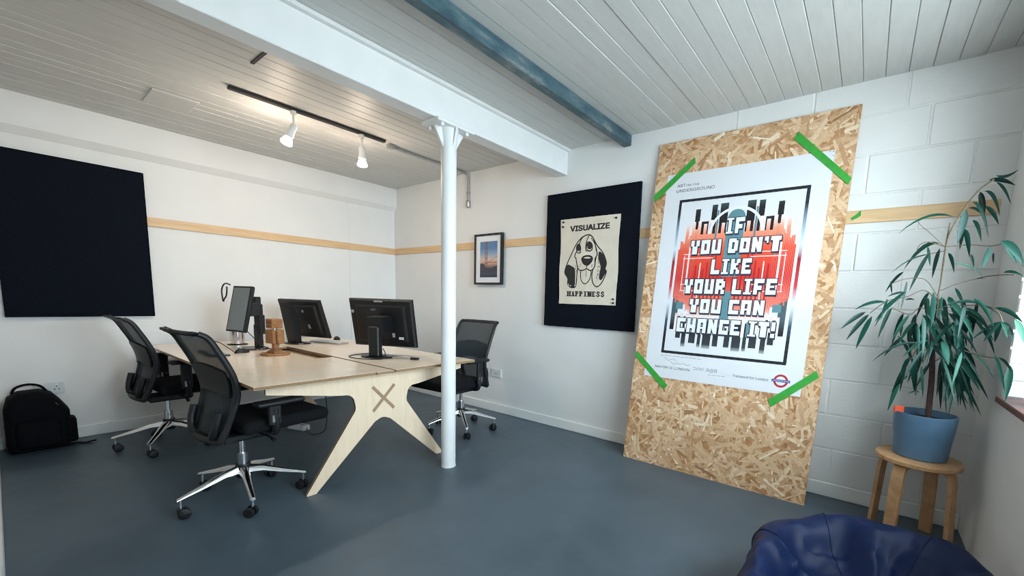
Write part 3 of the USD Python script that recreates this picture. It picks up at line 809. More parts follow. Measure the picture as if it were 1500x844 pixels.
t = thing('dog_poster', 'creased cream paper poster of a cartoon hound pinned to the black board', 'poster')
gx, gz = np.meshgrid(np.linspace(PX0, PX1, 48), np.linspace(PZ0, PZ1, 60), indexing='ij')
wx = gx + 0.004 * np.sin(gz * 14) * ((gx - PX0) / (PX1 - PX0) - 0.5) * 2
obj('paper', sheet(np.stack([wx, -0.0345 - fold(gx, gz), gz], -1), 0.0004), M['paper_cream'], t, smooth=60)
ear_l = sg.Polygon(dg([(262, 325), (228, 358), (192, 425), (168, 478), (163, 507), (178, 532), (179, 560), (192, 576), (214, 576), (222, 560), (227, 500), (230, 470), (224, 430), (232, 390)]))
ear_r = sg.Polygon(dg([(305, 325), (330, 368), (356, 402), (371, 450), (364, 480), (370, 497), (348, 550), (324, 570), (305, 547), (303, 505), (312, 470), (322, 430), (324, 390)]))
face = sg.Polygon(dg([(268, 321), (290, 315), (308, 328), (322, 372), (328, 410), (318, 432), (316, 468), (298, 490), (276, 482), (262, 489), (240, 490), (229, 470), (222, 432), (216, 420), (234, 380), (250, 338)]))
tongue = sg.Polygon(dg([(248, 494), (276, 482), (297, 492), (292, 530), (270, 557), (249, 541)]))
lw = 0.0095
line = lambda g, w=lw: g.buffer(w * 0.55, resolution=4).difference(g.buffer(-w * 0.45, resolution=4))
black = [line(ear_l), line(ear_r), line(tongue, 0.008)]
head_lines = unary_union(black).difference(face)
patch_l = sg.Polygon(dg([(176, 466), (200, 472), (216, 490), (214, 572), (194, 573), (180, 552), (178, 530), (164, 505)])).intersection(ear_l)
patch_r = sg.Polygon(dg([(338, 396), (356, 408), (370, 450), (362, 480), (368, 497), (346, 536), (336, 520), (344, 470), (334, 430)])).intersection(ear_r)
nose = sg.Polygon(dg([(250, 432), (264, 418), (294, 415), (308, 428), (301, 450), (281, 467), (262, 461), (252, 446)]))
shine = sg.Polygon(dg([(262, 428), (285, 423), (298, 428), (280, 432)]))
eye = lambda c, rx, ry: sg.Polygon(dg([(c[0] + rx * math.cos(a), c[1] + ry * math.sin(a)) for a in np.linspace(0, 2 * PI, 14)[:-1]], 3))
e1, e2 = eye((236, 384), 11, 22), eye((291, 372), 15, 22)
p1 = sg.Polygon(dg([(226, 384), (229, 364), (237, 360), (246, 366), (246, 388), (236, 396)]))
p2 = sg.Polygon(dg([(278, 372), (279, 352), (290, 348), (304, 356), (303, 378), (290, 386)]))
strokes = [line(face), patch_l.difference(face), patch_r.difference(face), nose.difference(shine), line(e1, 0.007), line(e2, 0.008), p1.difference(e1.exterior.buffer(0.0)), p2,
           stroke(dg([(291, 318), (278, 346), (272, 380), (276, 396)], 5, False), 0.0075), stroke(dg([(276, 482), (280, 466)], 2, False), 0.007), stroke(dg([(274, 490), (273, 522)], 2, False), 0.004),
           stroke(dg([(228, 402), (240, 406), (248, 400)], 4, False), 0.005), stroke(dg([(279, 394), (294, 396), (306, 386)], 4, False), 0.005),
           stroke(dg([(300, 330), (318, 360), (324, 392)], 4, False), 0.006)]
rd = random.Random(8)
dots = []
for c, sx, sy, n_, lim in (((214, 480), 12, 26, 34, ear_l), ((205, 480), 16, 6, 12, ear_l), ((334, 470), 8, 45, 46, ear_r), ((328, 520), 8, 16, 16, ear_r), ((240, 466), 7, 9, 9, face), ((304, 468), 8, 9, 10, face)):
    for _ in range(n_):
        P = sg.Point(dog_uv((c[0] + rd.gauss(0, sx * 0.6), c[1] + rd.gauss(0, sy * 0.6))))
        if lim.contains(P):
            dots.append(P.buffer(0.0026, resolution=2))
obj('dog_drawing', on_dog(cat(extr(head_lines, 0.0002)), 0.0004), M['ink'], t, smooth=False)
obj('dog_drawing', on_dog(cat(extr(unary_union(strokes + dots), 0.0002)), 0.0007), M['ink'], t, smooth=False)
vz = text_at('VISUALIZE', 0.0435, 0, 0, 0.390, True)
vz[0][:, 0] += 2.737
vz[0][:, 1] += 1.802
vz = cat(*[move(vz, (dx, dz, 0)) for dx in (-0.0022, 0.0022) for dz in (-0.0012, 0.0012)])
obj('lettering', on_dog(vz, 0.0004), M['ink'], t, smooth=False)


def slab_word(word, x, z, w, h):
    """Heavy slab serif capitals."""
    out, n = [], len(word)
    adv = w / (n - 0.0)
    for i, c in enumerate(word):
        x0, lw_ = x + i * adv, adv * 0.98
        st, th = lw_ * 0.36, h * 0.15
        L, R_ = x0 + lw_ * 0.16, x0 + lw_ * 0.84
        bar = lambda xc, a=0.0, b=h: [sg.box(xc - st / 2, z + a, xc + st / 2, z + b)]
        ser = lambda xc, zz_, k=1.0: [sg.box(xc - st * k, zz_, xc + st * k, zz_ + th)]
        g = []
        if c == 'H':
            g = bar(L + st * .2) + bar(R_ - st * .2) + ser(L + st * .2, z) + ser(L + st * .2, z + h - th) + ser(R_ - st * .2, z) + ser(R_ - st * .2, z + h - th) + [sg.box(L, z + h * .43, R_, z + h * .57)]
        elif c == 'A':
            m0 = (L + R_) / 2
            g = [sg.Polygon([(L, z), (m0 - st * .4, z + h), (m0 + st * .5, z + h), (R_ + st * .1, z), (R_ - st, z), (m0, z + h * .72), (L + st * .4, z)]), sg.box(L + st * .5, z + h * .25, R_ - st * .5, z + h * .38)] + ser(L + st * .2, z, .8) + ser(R_ - st * .3, z, 1.0)
        elif c == 'P':
            bowl = stroke([(L + st * .3, z + h * .93), (R_ - st * .7, z + h * .93), (R_ - st * .25, z + h * .72), (R_ - st * .7, z + h * .5), (L + st * .3, z + h * .5)], st * .62)
            g = bar(L + st * .3) + ser(L + st * .3, z) + ser(L + st * .2, z + h - th, .8) + [bowl]
        elif c == 'I':
            m0 = (L + R_) / 2
            g = bar(m0) + ser(m0, z, 1.1) + ser(m0, z + h - th, 1.1)
        elif c == 'N':
            g = bar(L + st * .1) + bar(R_ - st * .1) + ser(L + st * .1, z) + ser(R_ - st * .1, z + h - th) + ser(L - st * .1, z + h - th, .8) + [sg.Polygon([(L - st * .4, z + h), (L + st * .7, z + h), (R_ + st * .3, z), (R_ - st * .7, z)])]
        elif c == 'E':
            g = bar(L + st * .4) + [sg.box(L - st * .3, z, R_, z + th), sg.box(L - st * .3, z + h - th, R_, z + h), sg.box(L, z + h * .44, R_ - st * .6, z + h * .57), sg.box(R_ - st * .45, z, R_, z + h * .32), sg.box(R_ - st * .45, z + h * .68, R_, z + h)]
        elif c == 'S':
            p = smooth_path([(R_ - st * .2, z + h * .74, 0), (R_ - st * .6, z + h * .90, 0), (L + st * .6, z + h * .90, 0), (L + st * .25, z + h * .70, 0), ((L + R_) / 2, z + h * .5, 0), (R_ - st * .2, z + h * .30, 0), (R_ - st * .6, z + h * .10, 0), (L + st * .6, z + h * .10, 0), (L + st * .1, z + h * .27, 0)], 5)[:, :2]
            g = [stroke(p, st * .68)]
        out += g
    return unary_union(out)


obj('lettering', on_dog(extr(slab_word('HAPPINESS', 2.724, 1.238, 0.387, 0.0445), 0.0002), 0.0004), M['ink'], t, smooth=False)
pins = [(2.662, 1.885, 'upper of two black push pins at the top left of the dog poster'), (2.659, 1.845, 'lower of two black push pins at the top left of the dog poster'), (3.186, 1.879, 'black push pin at the top right corner of the dog poster'),
        (3.193, 1.221, 'upper of two black push pins at the bottom right of the dog poster'), (3.196, 1.190, 'lower of two black push pins at the bottom right of the dog poster')]
for x_, z_, lb in pins:
    y_ = -0.0350 - float(fold(np.array(x_), np.array(z_)))
    keys(obj('push_pin', lathe([(0, 0), (0.0075, 0.0), (0.0085, 0.0015), (0.005, 0.004), (0.0055, 0.009), (0.0075, 0.011), (0, 0.0115)], 14, (x_, y_, z_), Rx(PI / 2)), M['ink']), label=lb, category='pin', group='push pins on the dog poster')

# ------------------------------------------------------------------ framed photograph
FX0, FX1, FZ0, FZ1 = 1.517, 1.916, 1.338, 1.853
t = thing('framed_photo', 'small black framed photograph of a bridge tower at dusk on the back wall', 'picture')
fo = sg.box(FX0, FZ0, FX1, FZ1).difference(sg.box(FX0 + 0.020, FZ0 + 0.020, FX1 - 0.020, FZ1 - 0.020))
wall_map = lambda m, y: plane_map(m, (0, y, 0), (1, 0, 0), (0, 0, 1), (0, -1, 0))
obj('frame', wall_map(extr(fo, 0.032), -0.013), M['black_gloss'], t, smooth=False)
obj('mount', wall_map(extr(sg.box(FX0 + 0.018, FZ0 + 0.018, FX1 - 0.018, FZ1 - 0.018), 0.004), -0.030), M['ink_white'], t, smooth=False)
A0, A1, B0, B1 = 1.598, 1.846, 1.412, 1.775
M['dusk'] = zramp('dusk_photo_print', [(0.0, lin(44, 48, 66)), (0.16, lin(70, 78, 92)), (0.30, lin(120, 108, 108)), (0.38, lin(196, 148, 126)), (0.50, lin(206, 182, 172)), (0.66, lin(134, 158, 184)), (0.82, lin(86, 122, 168)), (1.0, lin(96, 122, 152))], 0.35, 'z', B0, B1)
M['photo_dark'] = mat('photo_dark_print', lin(62, 60, 70), 0.35)
M['photo_rust'] = mat('photo_rust_print', lin(120, 84, 72), 0.35)
obj('photo_print', wall_map(extr(sg.box(A0, B0, A1, B1), 0.001), -0.0342), M['dusk'], t, smooth=False)
ph = [sg.box(A0 + 0.073, B0 + 0.10, A0 + 0.082, B1 - 0.002), sg.box(A0 + 0.096, B0 + 0.10, A0 + 0.105, B1 - 0.002)] + [sg.box(A0 + 0.073, B0 + 0.14 + 0.05 * i, A0 + 0.105, B0 + 0.149 + 0.05 * i) for i in range(5)]
cab = stroke(smooth_path([(A0 + 0.10, B1 - 0.22, 0), (A0 + 0.16, B0 + 0.175, 0), (A1 - 0.002, B0 + 0.21, 0)], 6)[:, :2], 0.004)
obj('tower_print', wall_map(extr(unary_union(ph + [cab, sg.box(A0 + 0.10, B0 + 0.150, A1 - 0.001, B0 + 0.156)]), 0.0004), -0.0353), M['photo_rust'], t, smooth=False)
hill = sg.Polygon([(A0 + 0.001, B0 + 0.14), (A0 + 0.05, B0 + 0.145), (A0 + 0.09, B0 + 0.10), (A0 + 0.16, B0 + 0.095), (A1 - 0.001, B0 + 0.12), (A1 - 0.001, B0 + 0.06), (A0 + 0.12, B0 + 0.045), (A0 + 0.001, B0 + 0.06)])
obj('shore_print', wall_map(extr(hill, 0.0003), -0.0352), M['photo_dark'], t, smooth=False)

LEAVES = [[5.299,-0.313,1.832,5.373,-0.275,1.857,-0.015,0.014],[5.283,-0.269,1.826,5.383,-0.202,1.803,0.012,0.024],[5.282,-0.456,1.772,5.335,-0.461,1.673,0.014,0.012],[5.268,-0.202,1.788,5.299,-0.178,1.681,0.003,0.026],[5.277,-0.219,1.785,5.336,-0.281,1.654,0.034,0.018],[5.233,-0.307,1.724,5.299,-0.348,1.548,0.037,0.017],[5.28,-0.309,1.699,5.334,-0.298,1.612,0.012,0.018],[5.202,-0.417,1.672,5.185,-0.462,1.511,0.006,0.03],[5.216,-0.353,1.593,5.254,-0.286,1.467,0.012,0.022],[5.224,-0.236,1.62,5.215,-0.291,1.504,0.006,0.018],[5.253,-0.229,1.65,5.287,-0.286,1.537,0.021,0.016],[5.226,-0.272,1.702,5.274,-0.332,1.651,0.012,0.018],[5.161,-0.42,1.644,4.973,-0.36,1.586,0.04,0.012],[5.302,-0.399,1.502,5.279,-0.444,1.397,0.003,0.024],[5.343,-0.22,1.491,5.358,-0.161,1.444,0.006,0.01],[5.298,-0.62,1.499,5.366,-0.66,1.392,0.016,0.034],[5.339,-0.456,1.503,5.38,-0.466,1.417,0.003,0.018],[5.192,-0.384,1.429,5.306,-0.329,1.37,0.02,0.012],[5.248,-0.349,1.476,5.265,-0.357,1.409,0.007,0.012],[5.15,-0.18,1.552,5.023,-0.124,1.426,0.046,0.022],[5.104,-0.186,1.537,5.123,-0.193,1.436,0.003,0.016],[5.104,-0.303,1.492,5.05,-0.266,1.303,0.009,0.02],[5.142,-0.305,1.511,5.126,-0.338,1.365,0.006,0.022],[5.103,-0.323,1.483,4.966,-0.38,1.391,0.02,0.008],[5.173,-0.33,1.486,5.212,-0.251,1.397,0.012,0.016],[5.021,-0.19,1.409,4.955,-0.169,1.299,0.012,0.017],[4.969,-0.3,1.352,4.98,-0.326,1.283,0.003,0.009],[5.319,-0.62,1.37,5.371,-0.66,1.349,0.01,0.016],[5.032,-0.353,1.349,5.021,-0.368,1.205,0.006,0.012],[5.031,-0.392,1.298,4.922,-0.339,1.138,0.011,0.02],[4.957,-0.33,1.243,4.833,-0.404,1.198,0.014,0.022],[4.879,-0.273,1.188,4.778,-0.338,1.088,0.009,0.024],[4.895,-0.289,1.177,4.808,-0.315,1.028,0.009,0.025],[4.91,-0.281,1.166,4.855,-0.207,0.976,0.006,0.028],[4.99,-0.224,1.216,4.947,-0.236,1.041,0.015,0.022],[5.131,-0.225,1.3,5.096,-0.202,1.162,0.015,0.018],[5.138,-0.331,1.296,5.143,-0.389,1.125,0.004,0.03],[5.178,-0.277,1.277,5.161,-0.267,1.1,0.004,0.03],[5.211,-0.19,1.28,5.268,-0.115,1.147,0.018,0.028],[5.063,-0.274,1.179,5.006,-0.298,1.038,0.015,0.02],[5.093,-0.206,1.185,5.077,-0.285,1.043,0.005,0.026],[5.172,-0.394,1.222,5.367,-0.384,1.197,0.045,0.016],[5.263,-0.272,1.225,5.373,-0.33,1.071,0.035,0.018],[5.31,-0.62,1.226,5.39,-0.66,1.167,0.013,0.02],[5.206,-0.305,1.137,5.29,-0.297,1.062,0.018,0.014],[5.38,-0.35,1.164,5.295,-0.377,1.078,0.009,0.017],[5.365,-0.433,1.165,5.326,-0.419,1.072,0.006,0.018],[5.37,-0.416,1.165,5.371,-0.365,1.068,0.003,0.02],[5.366,-0.456,1.166,5.38,-0.526,1.093,0.008,0.016],[5.36,-0.5,1.163,5.385,-0.55,1.132,0.008,0.014],[5.033,-0.271,1.297,4.964,-0.283,1.272,0.007,0.012],[4.965,-0.308,1.26,4.947,-0.372,1.152,0.006,0.014],[5.032,-0.383,1.255,5.066,-0.437,1.255,0.004,0.01],[5.215,-0.33,1.318,5.253,-0.348,1.225,0.009,0.014],[5.259,-0.209,1.269,5.278,-0.264,1.173,0.006,0.02],[5.281,-0.361,1.358,5.305,-0.396,1.356,0.004,0.006],[5.118,-0.381,1.042,4.933,-0.415,0.935,0.037,0.012],[5.141,-0.364,1.058,5.054,-0.366,0.963,0.02,0.02],[5.078,-0.412,0.97,5.054,-0.344,0.855,0.011,0.02],[5.104,-0.331,0.955,5.134,-0.261,0.758,0.003,0.034],[5.07,-0.255,0.9,5.029,-0.227,0.65,0.012,0.022],[5.087,-0.307,0.866,5.035,-0.236,0.76,0.009,0.017],[5.129,-0.392,0.933,5.153,-0.365,0.768,0.009,0.018],[5.057,-0.35,0.824,5.026,-0.322,0.671,0.003,0.02],[5.167,-0.245,1.122,5.229,-0.299,0.925,0.015,0.02],[5.192,-0.372,1.058,5.217,-0.448,0.95,0.009,0.034],[5.222,-0.365,1.051,5.343,-0.432,0.869,0.031,0.012],[5.302,-0.381,1.011,5.38,-0.422,0.901,0.017,0.012],[5.21,-0.259,1.135,5.302,-0.188,1.057,0.024,0.014],[5.315,-0.419,1.141,5.376,-0.374,1.013,0.011,0.014],[5.333,-0.62,1.029,5.372,-0.66,0.881,0.013,0.014],[5.346,-0.62,1.018,5.386,-0.66,0.959,0.013,0.014],[5.076,-0.256,1.116,5.088,-0.198,1.001,0.003,0.03],[5.039,-0.27,1.189,5.01,-0.222,1.012,0.012,0.02],[5.088,-0.33,1.15,5.026,-0.408,1.026,0.014,0.02],[5.071,-0.297,0.948,5.066,-0.283,0.773,0.006,0.018],[5.137,-0.376,0.799,5.091,-0.393,0.784,0.006,0.014],[5.257,-0.344,1.208,5.351,-0.42,1.111,0.014,0.015],[5.36,-0.62,1.146,5.372,-0.66,1.082,0.005,0.016],[5.384,-0.62,0.988,5.377,-0.66,0.839,0.008,0.03],[5.374,-0.62,1.18,5.402,-0.66,1.085,0.008,0.026],[5.223,-0.398,0.934,5.218,-0.461,0.773,0.025,0.02],[5.247,-0.362,0.985,5.284,-0.351,0.771,0.017,0.024],[5.207,-0.418,0.964,5.297,-0.375,0.825,0.014,0.02],[5.222,-0.411,0.97,5.304,-0.429,0.745,0.005,0.018],[5.218,-0.331,1.025,5.253,-0.326,0.765,0.019,0.023],[5.283,-0.196,0.897,5.383,-0.264,0.7,0.011,0.014],[5.243,-0.288,0.93,5.317,-0.235,0.769,0.025,0.016],[5.195,-0.406,0.986,5.257,-0.472,0.776,0.009,0.017],[5.23,-0.242,1.003,5.346,-0.28,0.8,0.011,0.021],[5.288,-0.21,0.942,5.311,-0.219,0.73,0.01,0.015],[5.26,-0.418,1.016,5.233,-0.491,0.844,0.02,0.019],[5.28,-0.247,0.962,5.365,-0.229,0.827,0.018,0.013],[5.237,-0.398,1.007,5.333,-0.467,0.849,0.006,0.02],[5.252,-0.218,0.935,5.364,-0.278,0.737,0.006,0.02],[5.276,-0.204,0.989,5.289,-0.209,0.817,0.022,0.018],[5.202,-0.335,0.998,5.242,-0.403,0.707,0.009,0.013],[5.243,-0.255,0.942,5.325,-0.264,0.806,0.008,0.018],[5.268,-0.204,0.9,5.27,-0.195,0.772,0.016,0.018],[5.25,-0.358,0.979,5.339,-0.381,0.736,0.011,0.013],[5.285,-0.235,0.992,5.339,-0.261,0.741,0.026,0.013],[5.204,-0.328,0.943,5.326,-0.306,0.755,0.005,0.024],[5.267,-0.248,0.992,5.301,-0.262,0.78,0.007,0.013],[5.284,-0.205,1.017,5.295,-0.204,0.791,0.026,0.021],[5.194,-0.394,0.977,5.224,-0.392,0.831,0.016,0.015],[5.291,-0.291,0.908,5.295,-0.358,0.827,0.021,0.013],[5.287,-0.317,0.963,5.294,-0.364,0.804,0.016,0.024],[5.26,-0.225,0.9,5.304,-0.221,0.728,0.025,0.016],[5.204,-0.282,1.016,5.341,-0.282,0.77,0.014,0.023],[5.216,-0.388,0.936,5.232,-0.435,0.778,0.02,0.019],[5.252,-0.398,0.944,5.25,-0.407,0.702,0.007,0.014],[5.252,-0.36,0.923,5.256,-0.383,0.74,0.007,0.019],[5.207,-0.267,0.925,5.235,-0.268,0.705,0.012,0.019],[5.281,-0.319,0.914,5.277,-0.333,0.787,0.024,0.014],[5.297,-0.194,1.008,5.352,-0.224,0.719,0.021,0.012],[5.142,-0.244,0.995,5.121,-0.244,0.833,0.012,0.018],[5.126,-0.23,1.004,5.14,-0.187,0.906,0.01,0.014],[5.128,-0.186,1.149,5.119,-0.13,1.019,0.006,0.016],[5.07,-0.354,0.954,5.063,-0.433,0.85,0.011,0.017],[5.118,-0.244,1.013,5.125,-0.264,0.889,0.009,0.018],[5.118,-0.218,0.965,5.093,-0.275,0.823,0.005,0.017],[5.035,-0.227,1.152,5.042,-0.231,1.062,0.009,0.019],[5.086,-0.273,1.153,5.105,-0.238,1.003,0.011,0.024],[5.126,-0.404,1.016,5.066,-0.43,0.858,0.014,0.016],[5.043,-0.348,1.067,4.982,-0.311,0.959,0.004,0.019],[5.18,-0.323,1.184,5.277,-0.331,1.032,0.015,0.017],[5.187,-0.256,1.21,5.242,-0.214,1.059,0.016,0.024],[5.27,-0.208,1.04,5.354,-0.174,0.923,0.016,0.022],[5.182,-0.374,1.18,5.214,-0.369,1.078,0.015,0.023],[5.237,-0.351,1.15,5.238,-0.43,1.023,0.01,0.016],[5.165,-0.22,1.13,5.17,-0.248,1.043,0.014,0.025],[5.255,-0.238,1.203,5.266,-0.242,1.118,0.005,0.021],[5.238,-0.318,1.133,5.326,-0.327,1.007,0.013,0.016],[5.23,-0.367,1.175,5.266,-0.341,1.026,0.005,0.02],[5.214,-0.233,1.198,5.284,-0.264,1.083,0.01,0.024],[5.222,-0.267,1.193,5.261,-0.341,1.107,0.015,0.025],[5.193,-0.403,1.129,5.237,-0.375,1.037,0.009,0.019]]

# ------------------------------------------------------------------ the plywood desk
TZ = 0.72
DX0, DX1 = 0.113, 2.492
t = thing('desk', 'long birch plywood desk on splayed legs with an inlaid cross on its end', 'desk')
obj('desktop', box(DX0, DX1, -2.402, -1.749, TZ - 0.018, TZ, 0.0012), M['ply_top'], t, smooth=False)
obj('desktop', box(DX0, DX1, -1.608, -0.925, TZ - 0.018, TZ, 0.0012), M['ply_top'], t, smooth=False)
obj('channel_lid', box(1.672, DX1 - 0.004, -1.737, -1.617, TZ - 0.0195, TZ - 0.004, 0.001), M['ply_top'], t, smooth=False)
obj('channel_lid', box(DX0 + 0.004, 0.83, -1.745, -1.613, TZ - 0.0185, TZ - 0.002, 0.001), M['ply_top'], t, smooth=False)
obj('cable_tray', cat(box(0.28, 2.338, -1.775, -1.580, 0.676, 0.684), box(0.28, 2.338, -1.793, -1.775, 0.60, TZ - 0.0185), box(0.28, 2.338, -1.580, -1.562, 0.60, TZ - 0.0185)), M['ply_rail'], t, smooth=False)
half = [(0.0, 0.7015), (0.677, 0.7015), (0.677, 0.643), (0.29, 0.576), (0.20, 0.568), (0.180, 0.47), (0.499, 0.0), (0.440, 0.0), (0.055, 0.365), (0.0, 0.388)]
poly = sg.Polygon(half + [(-a, b) for a, b in half[::-1]])
poly = poly.buffer(0.055, resolution=10).buffer(-0.055, resolution=10)            # fillets the hollow corners
poly = poly.buffer(-0.006, resolution=4).buffer(0.006, resolution=4)
poly = poly.difference(sg.box(-0.120, 0.688, -0.055, 0.72))
YC = -1.630
for x_ in (2.340, 0.255):
    obj('trestle', plane_map(extr(poly, 0.0205), (x_, YC, 0), (0, 1, 0), (0, 0, 1), (1, 0, 0)), M['ply_leg'], t, smooth=False)
for q in ([(-1.699, 0.599), (-1.545, 0.433)], [(-1.540, 0.596), (-1.698, 0.434)]):
    obj('inlay', plane_map(extr(stroke([(a - YC, b) for a, b in q], 0.021, 'flat'), 0.0015 if q[0][0] < -1.6 else 0.0018), (2.3604, YC, 0), (0, 1, 0), (0, 0, 1), (1, 0, 0)), M['inlay'], t, smooth=False, label='darker inlaid strip of the cross')

# ------------------------------------------------------------------ monitors (front = local +y)


def monitor(label, foot, phi, tilt, zc, w, h, d, style):
    t = thing('monitor', label, 'monitor', (foot[0], foot[1], TZ), math.degrees(phi) - 90)
    R = Rx(tilt)
    C = np.array([0, d, zc - TZ])
    put = lambda m: move(m, C, R)
    th = 0.040 if style == 'nec' else 0.034
    # shell: front frame, then a shallower hump at the back
    obj('casing', put(hull([(sx * (w / 2 - i), y_, sz * (h / 2 - i)) for sx in (-1, 1) for sz in (-1, 1) for y_, i in ((0, 0.003), (-0.003, 0), (-th + 0.012, 0), (-th, 0.012))])), M['black'], t, smooth=False)
    ins = 0.055 if w > 0.3 else 0.035
    obj('back_cover', put(hull([(sx * (w / 2 - i), y_, sz * (h / 2 - i * 0.8)) for sx in (-1, 1) for sz in (-1, 1) for y_, i in ((-th + 0.002, ins), (-th - 0.014, ins + 0.008), (-th - 0.018, ins + 0.02))])), M['black'], t, smooth=False)
    bz = 0.014
    obj('screen', put(box(-w / 2 + bz, w / 2 - bz, -0.002, 0.0008, -h / 2 + bz, h / 2 - bz)), M['screen'], t, smooth=False)
    yb = -th - 0.0182
    back = lambda m, x, z: put(plane_map(m, (x, yb, z), (1, 0, 0), (0, 0, 1), (0, -1, 0)))
    if style == 'nec':
        obj('maker_lettering', back(text_at('NEC', 0.014, 0, 0, 0.050, True), -0.07, h / 2 - 0.085), M['ink_grey'], t, smooth=False)
        st = [sg.box(0.02, -0.055, 0.027, 0.03), sg.Point(0.03, -0.10).buffer(0.017), sg.Point(0.079, -0.105).buffer(0.006)]
        obj('sticker', back(extr(affinity.rotate(sg.box(-0.006, -0.03, 0.006, 0.03), 8), 0.0006), 0.0, 0.0), M['grey'], t, smooth=False)
        obj('sticker', back(extr(sg.box(0.094, -0.105, 0.118, -0.07), 0.0006), 0.0, 0.0), M['grey'], t, smooth=False)
        obj('sticker', back(extr(sg.box(0.150, -0.122, 0.192, -0.100), 0.0006), 0, 0), M['ink_white'], t, smooth=False, label='small white label')
        obj('sticker', put(plane_map(extr(sg.Point(0, 0).buffer(0.014), 0.0006), (-w / 2 + 0.026, -th - 0.0002, h / 2 - 0.10), (1, 0, 0), (0, 0, 1), (0, -1, 0))), M['grey'], t, smooth=False, label='round grey sticker')
        obj('handle_recess', put(box(-0.045, 0.03, -th + 0.001 - 0.004, -th + 0.001, h / 2 - 0.022, h / 2 - 0.010, 0.001)), M['grey'], t, smooth=False)
        obj('pole', box(0.002, 0.090, -0.075, -0.020, 0.010, zc - TZ - 0.02, 0.008), M['black'], t, smooth=False)
        obj('mount', hull([(x_, y_, z_) for x_ in (-0.02, 0.11) for y_, z_ in ((-0.06, zc - TZ - 0.08), (-0.06, zc - TZ + 0.05), (d - th - 0.012, zc - TZ - 0.07), (d - th - 0.022, zc - TZ + 0.06))]), M['black'], t, smooth=False)
        obj('base', move(lathe([(0, 0), (1.0, 0), (1.02, 0.004), (0.98, 0.010), (0.3, 0.018), (0, 0.018)], 40) if 0 else (lambda v, f: (v * [0.135, 0.105, 1], f))(*lathe([(0, 0), (1.0, 0), (1.02, 0.004), (0.98, 0.010), (0.3, 0.018), (0, 0.018)], 40)), (0.04, 0.0, 0)), M['black_gloss'], t)
    elif style == 'wide':
        obj('sticker', back(extr(sg.Point(0, 0).buffer(0.014), 0.0006), 0.055, 0.085), M['grey'], t, smooth=False)
        obj('sticker', back(extr(unary_union([sg.box(-0.014, -0.014, 0.014, 0.014), sg.Point(0.0, 0.016).buffer(0.012)]), 0.0006), 0.085, -0.07), M['grey'], t, smooth=False)
        obj('sticker', back(extr(sg.box(-0.018, -0.006, 0.018, 0.006), 0.0006), -0.085, 0.115), M['grey'], t, smooth=False)
        obj('pole', hull([(x_, y_, z_) for x_ in (-0.055, 0.055) for y_, z_ in ((-0.055, 0.008), (0.0, 0.008), (-0.125, 0.385), (-0.095, 0.385), (-0.075, 0.24), (-0.01, 0.24))]), M['black'], t, smooth=False)
        obj('base', (lambda v, f: (v * [0.12, 0.10, 1], f))(*lathe([(0, 0), (1.0, 0), (1.02, 0.004), (0.98, 0.010), (0.3, 0.018), (0, 0.018)], 40)), M['black_gloss'], t)
    else:
        obj('pole', cat(box(-0.028, 0.028, -0.065, -0.020, 0.008, 0.20, 0.004), box(-0.034, 0.034, -0.082, -0.030, 0.12, 0.28, 0.005), box(-0.030, 0.030, -0.072, -0.020, 0.27, 0.37, 0.005), box(-0.026, 0.026, -0.062, -0.016, 0.36, 0.43, 0.005)), M['black'], t, smooth=False)
        obj('mount', box(-0.05, 0.05, -0.045, d - th + 0.004, zc - TZ - 0.06, zc - TZ + 0.05, 0.006), M['black'], t, smooth=False)
        obj('clamp_knob', cyl((0.03, -0.06, 0.175), (0.055, -0.06, 0.175), 0.012, 14), M['black'], t)
        obj('base', (lambda v, f: (v * [0.125, 0.10, 1], f))(*lathe([(0, 0), (1.0, 0), (1.02, 0.004), (0.98, 0.010), (0.3, 0.020), (0, 0.022)], 40)), M['black_gloss'], t)
    return t


monitor('wide black monitor seen from behind near the column end of the desk', (1.865, -1.395), 1.997, 0.185, 0.980, 0.552, 0.383, 0.144, 'nec')
monitor('wide black monitor tilted back at the far side of the desk', (0.645, -1.452), 1.838, 0.295, 0.957, 0.542, 0.370, 0.094, 'wide')
mp = monitor('upright portrait monitor with a blank grey screen on the desk', (0.854, -1.873), -1.381, 0.21, 1.051, 0.252, 0.372, 0.098, 'port')


def world_of(foot, phi, p):
    R = Rz(phi - PI / 2)
    return R @ np.asarray(p, float) + [foot[0], foot[1], TZ]


lp = [(0.09, 0.102, 0.520), (0.14, 0.105, 0.530), (0.185, 0.105, 0.515), (0.212, 0.105, 0.470), (0.205, 0.105, 0.410), (0.195, 0.105, 0.385), (0.185, 0.105, 0.400), (0.150, 0.105, 0.430), (0.136, 0.105, 0.470), (0.134, 0.104, 0.505)]
keys(obj('cable_loop', tube([world_of((0.854, -1.873), -1.381, p) for p in lp], 0.0055, 8, sm=5), M['cable']), label='thin black loop hanging over the top corner of the portrait monitor', category='cable')

# ------------------------------------------------------------------ small things on the desk
t = thing('wooden_robot', 'small wooden block robot standing on a round wooden disc', 'figure', (1.335, -1.885, TZ), 10)
obj('disc', lathe([(0, 0), (0.092, 0), (0.097, 0.004), (0.097, 0.014), (0.093, 0.018), (0, 0.018)], 12), M['robot'], t, smooth=False)
obj('foot', hull([(x_, y_, z_) for z_, k in ((0.018, 1.0), (0.028, 0.95), (0.046, 0.5)) for x_ in (-0.046 * k, 0.046 * k) for y_ in (-0.038 * k, 0.038 * k)]), M['robot'], t, smooth=False)
obj('leg', box(-0.019, 0.019, -0.017, 0.017, 0.044, 0.092, 0.004), M['robot'], t, smooth=False)
for s in (-1, 1):
    obj('arm', move(box(-0.011, 0.011, -0.020, 0.020, -0.092, 0.006, 0.004), (s * 0.058, 0, 0.180), Ry(-s * 0.10)), M['robot'], t, smooth=False)
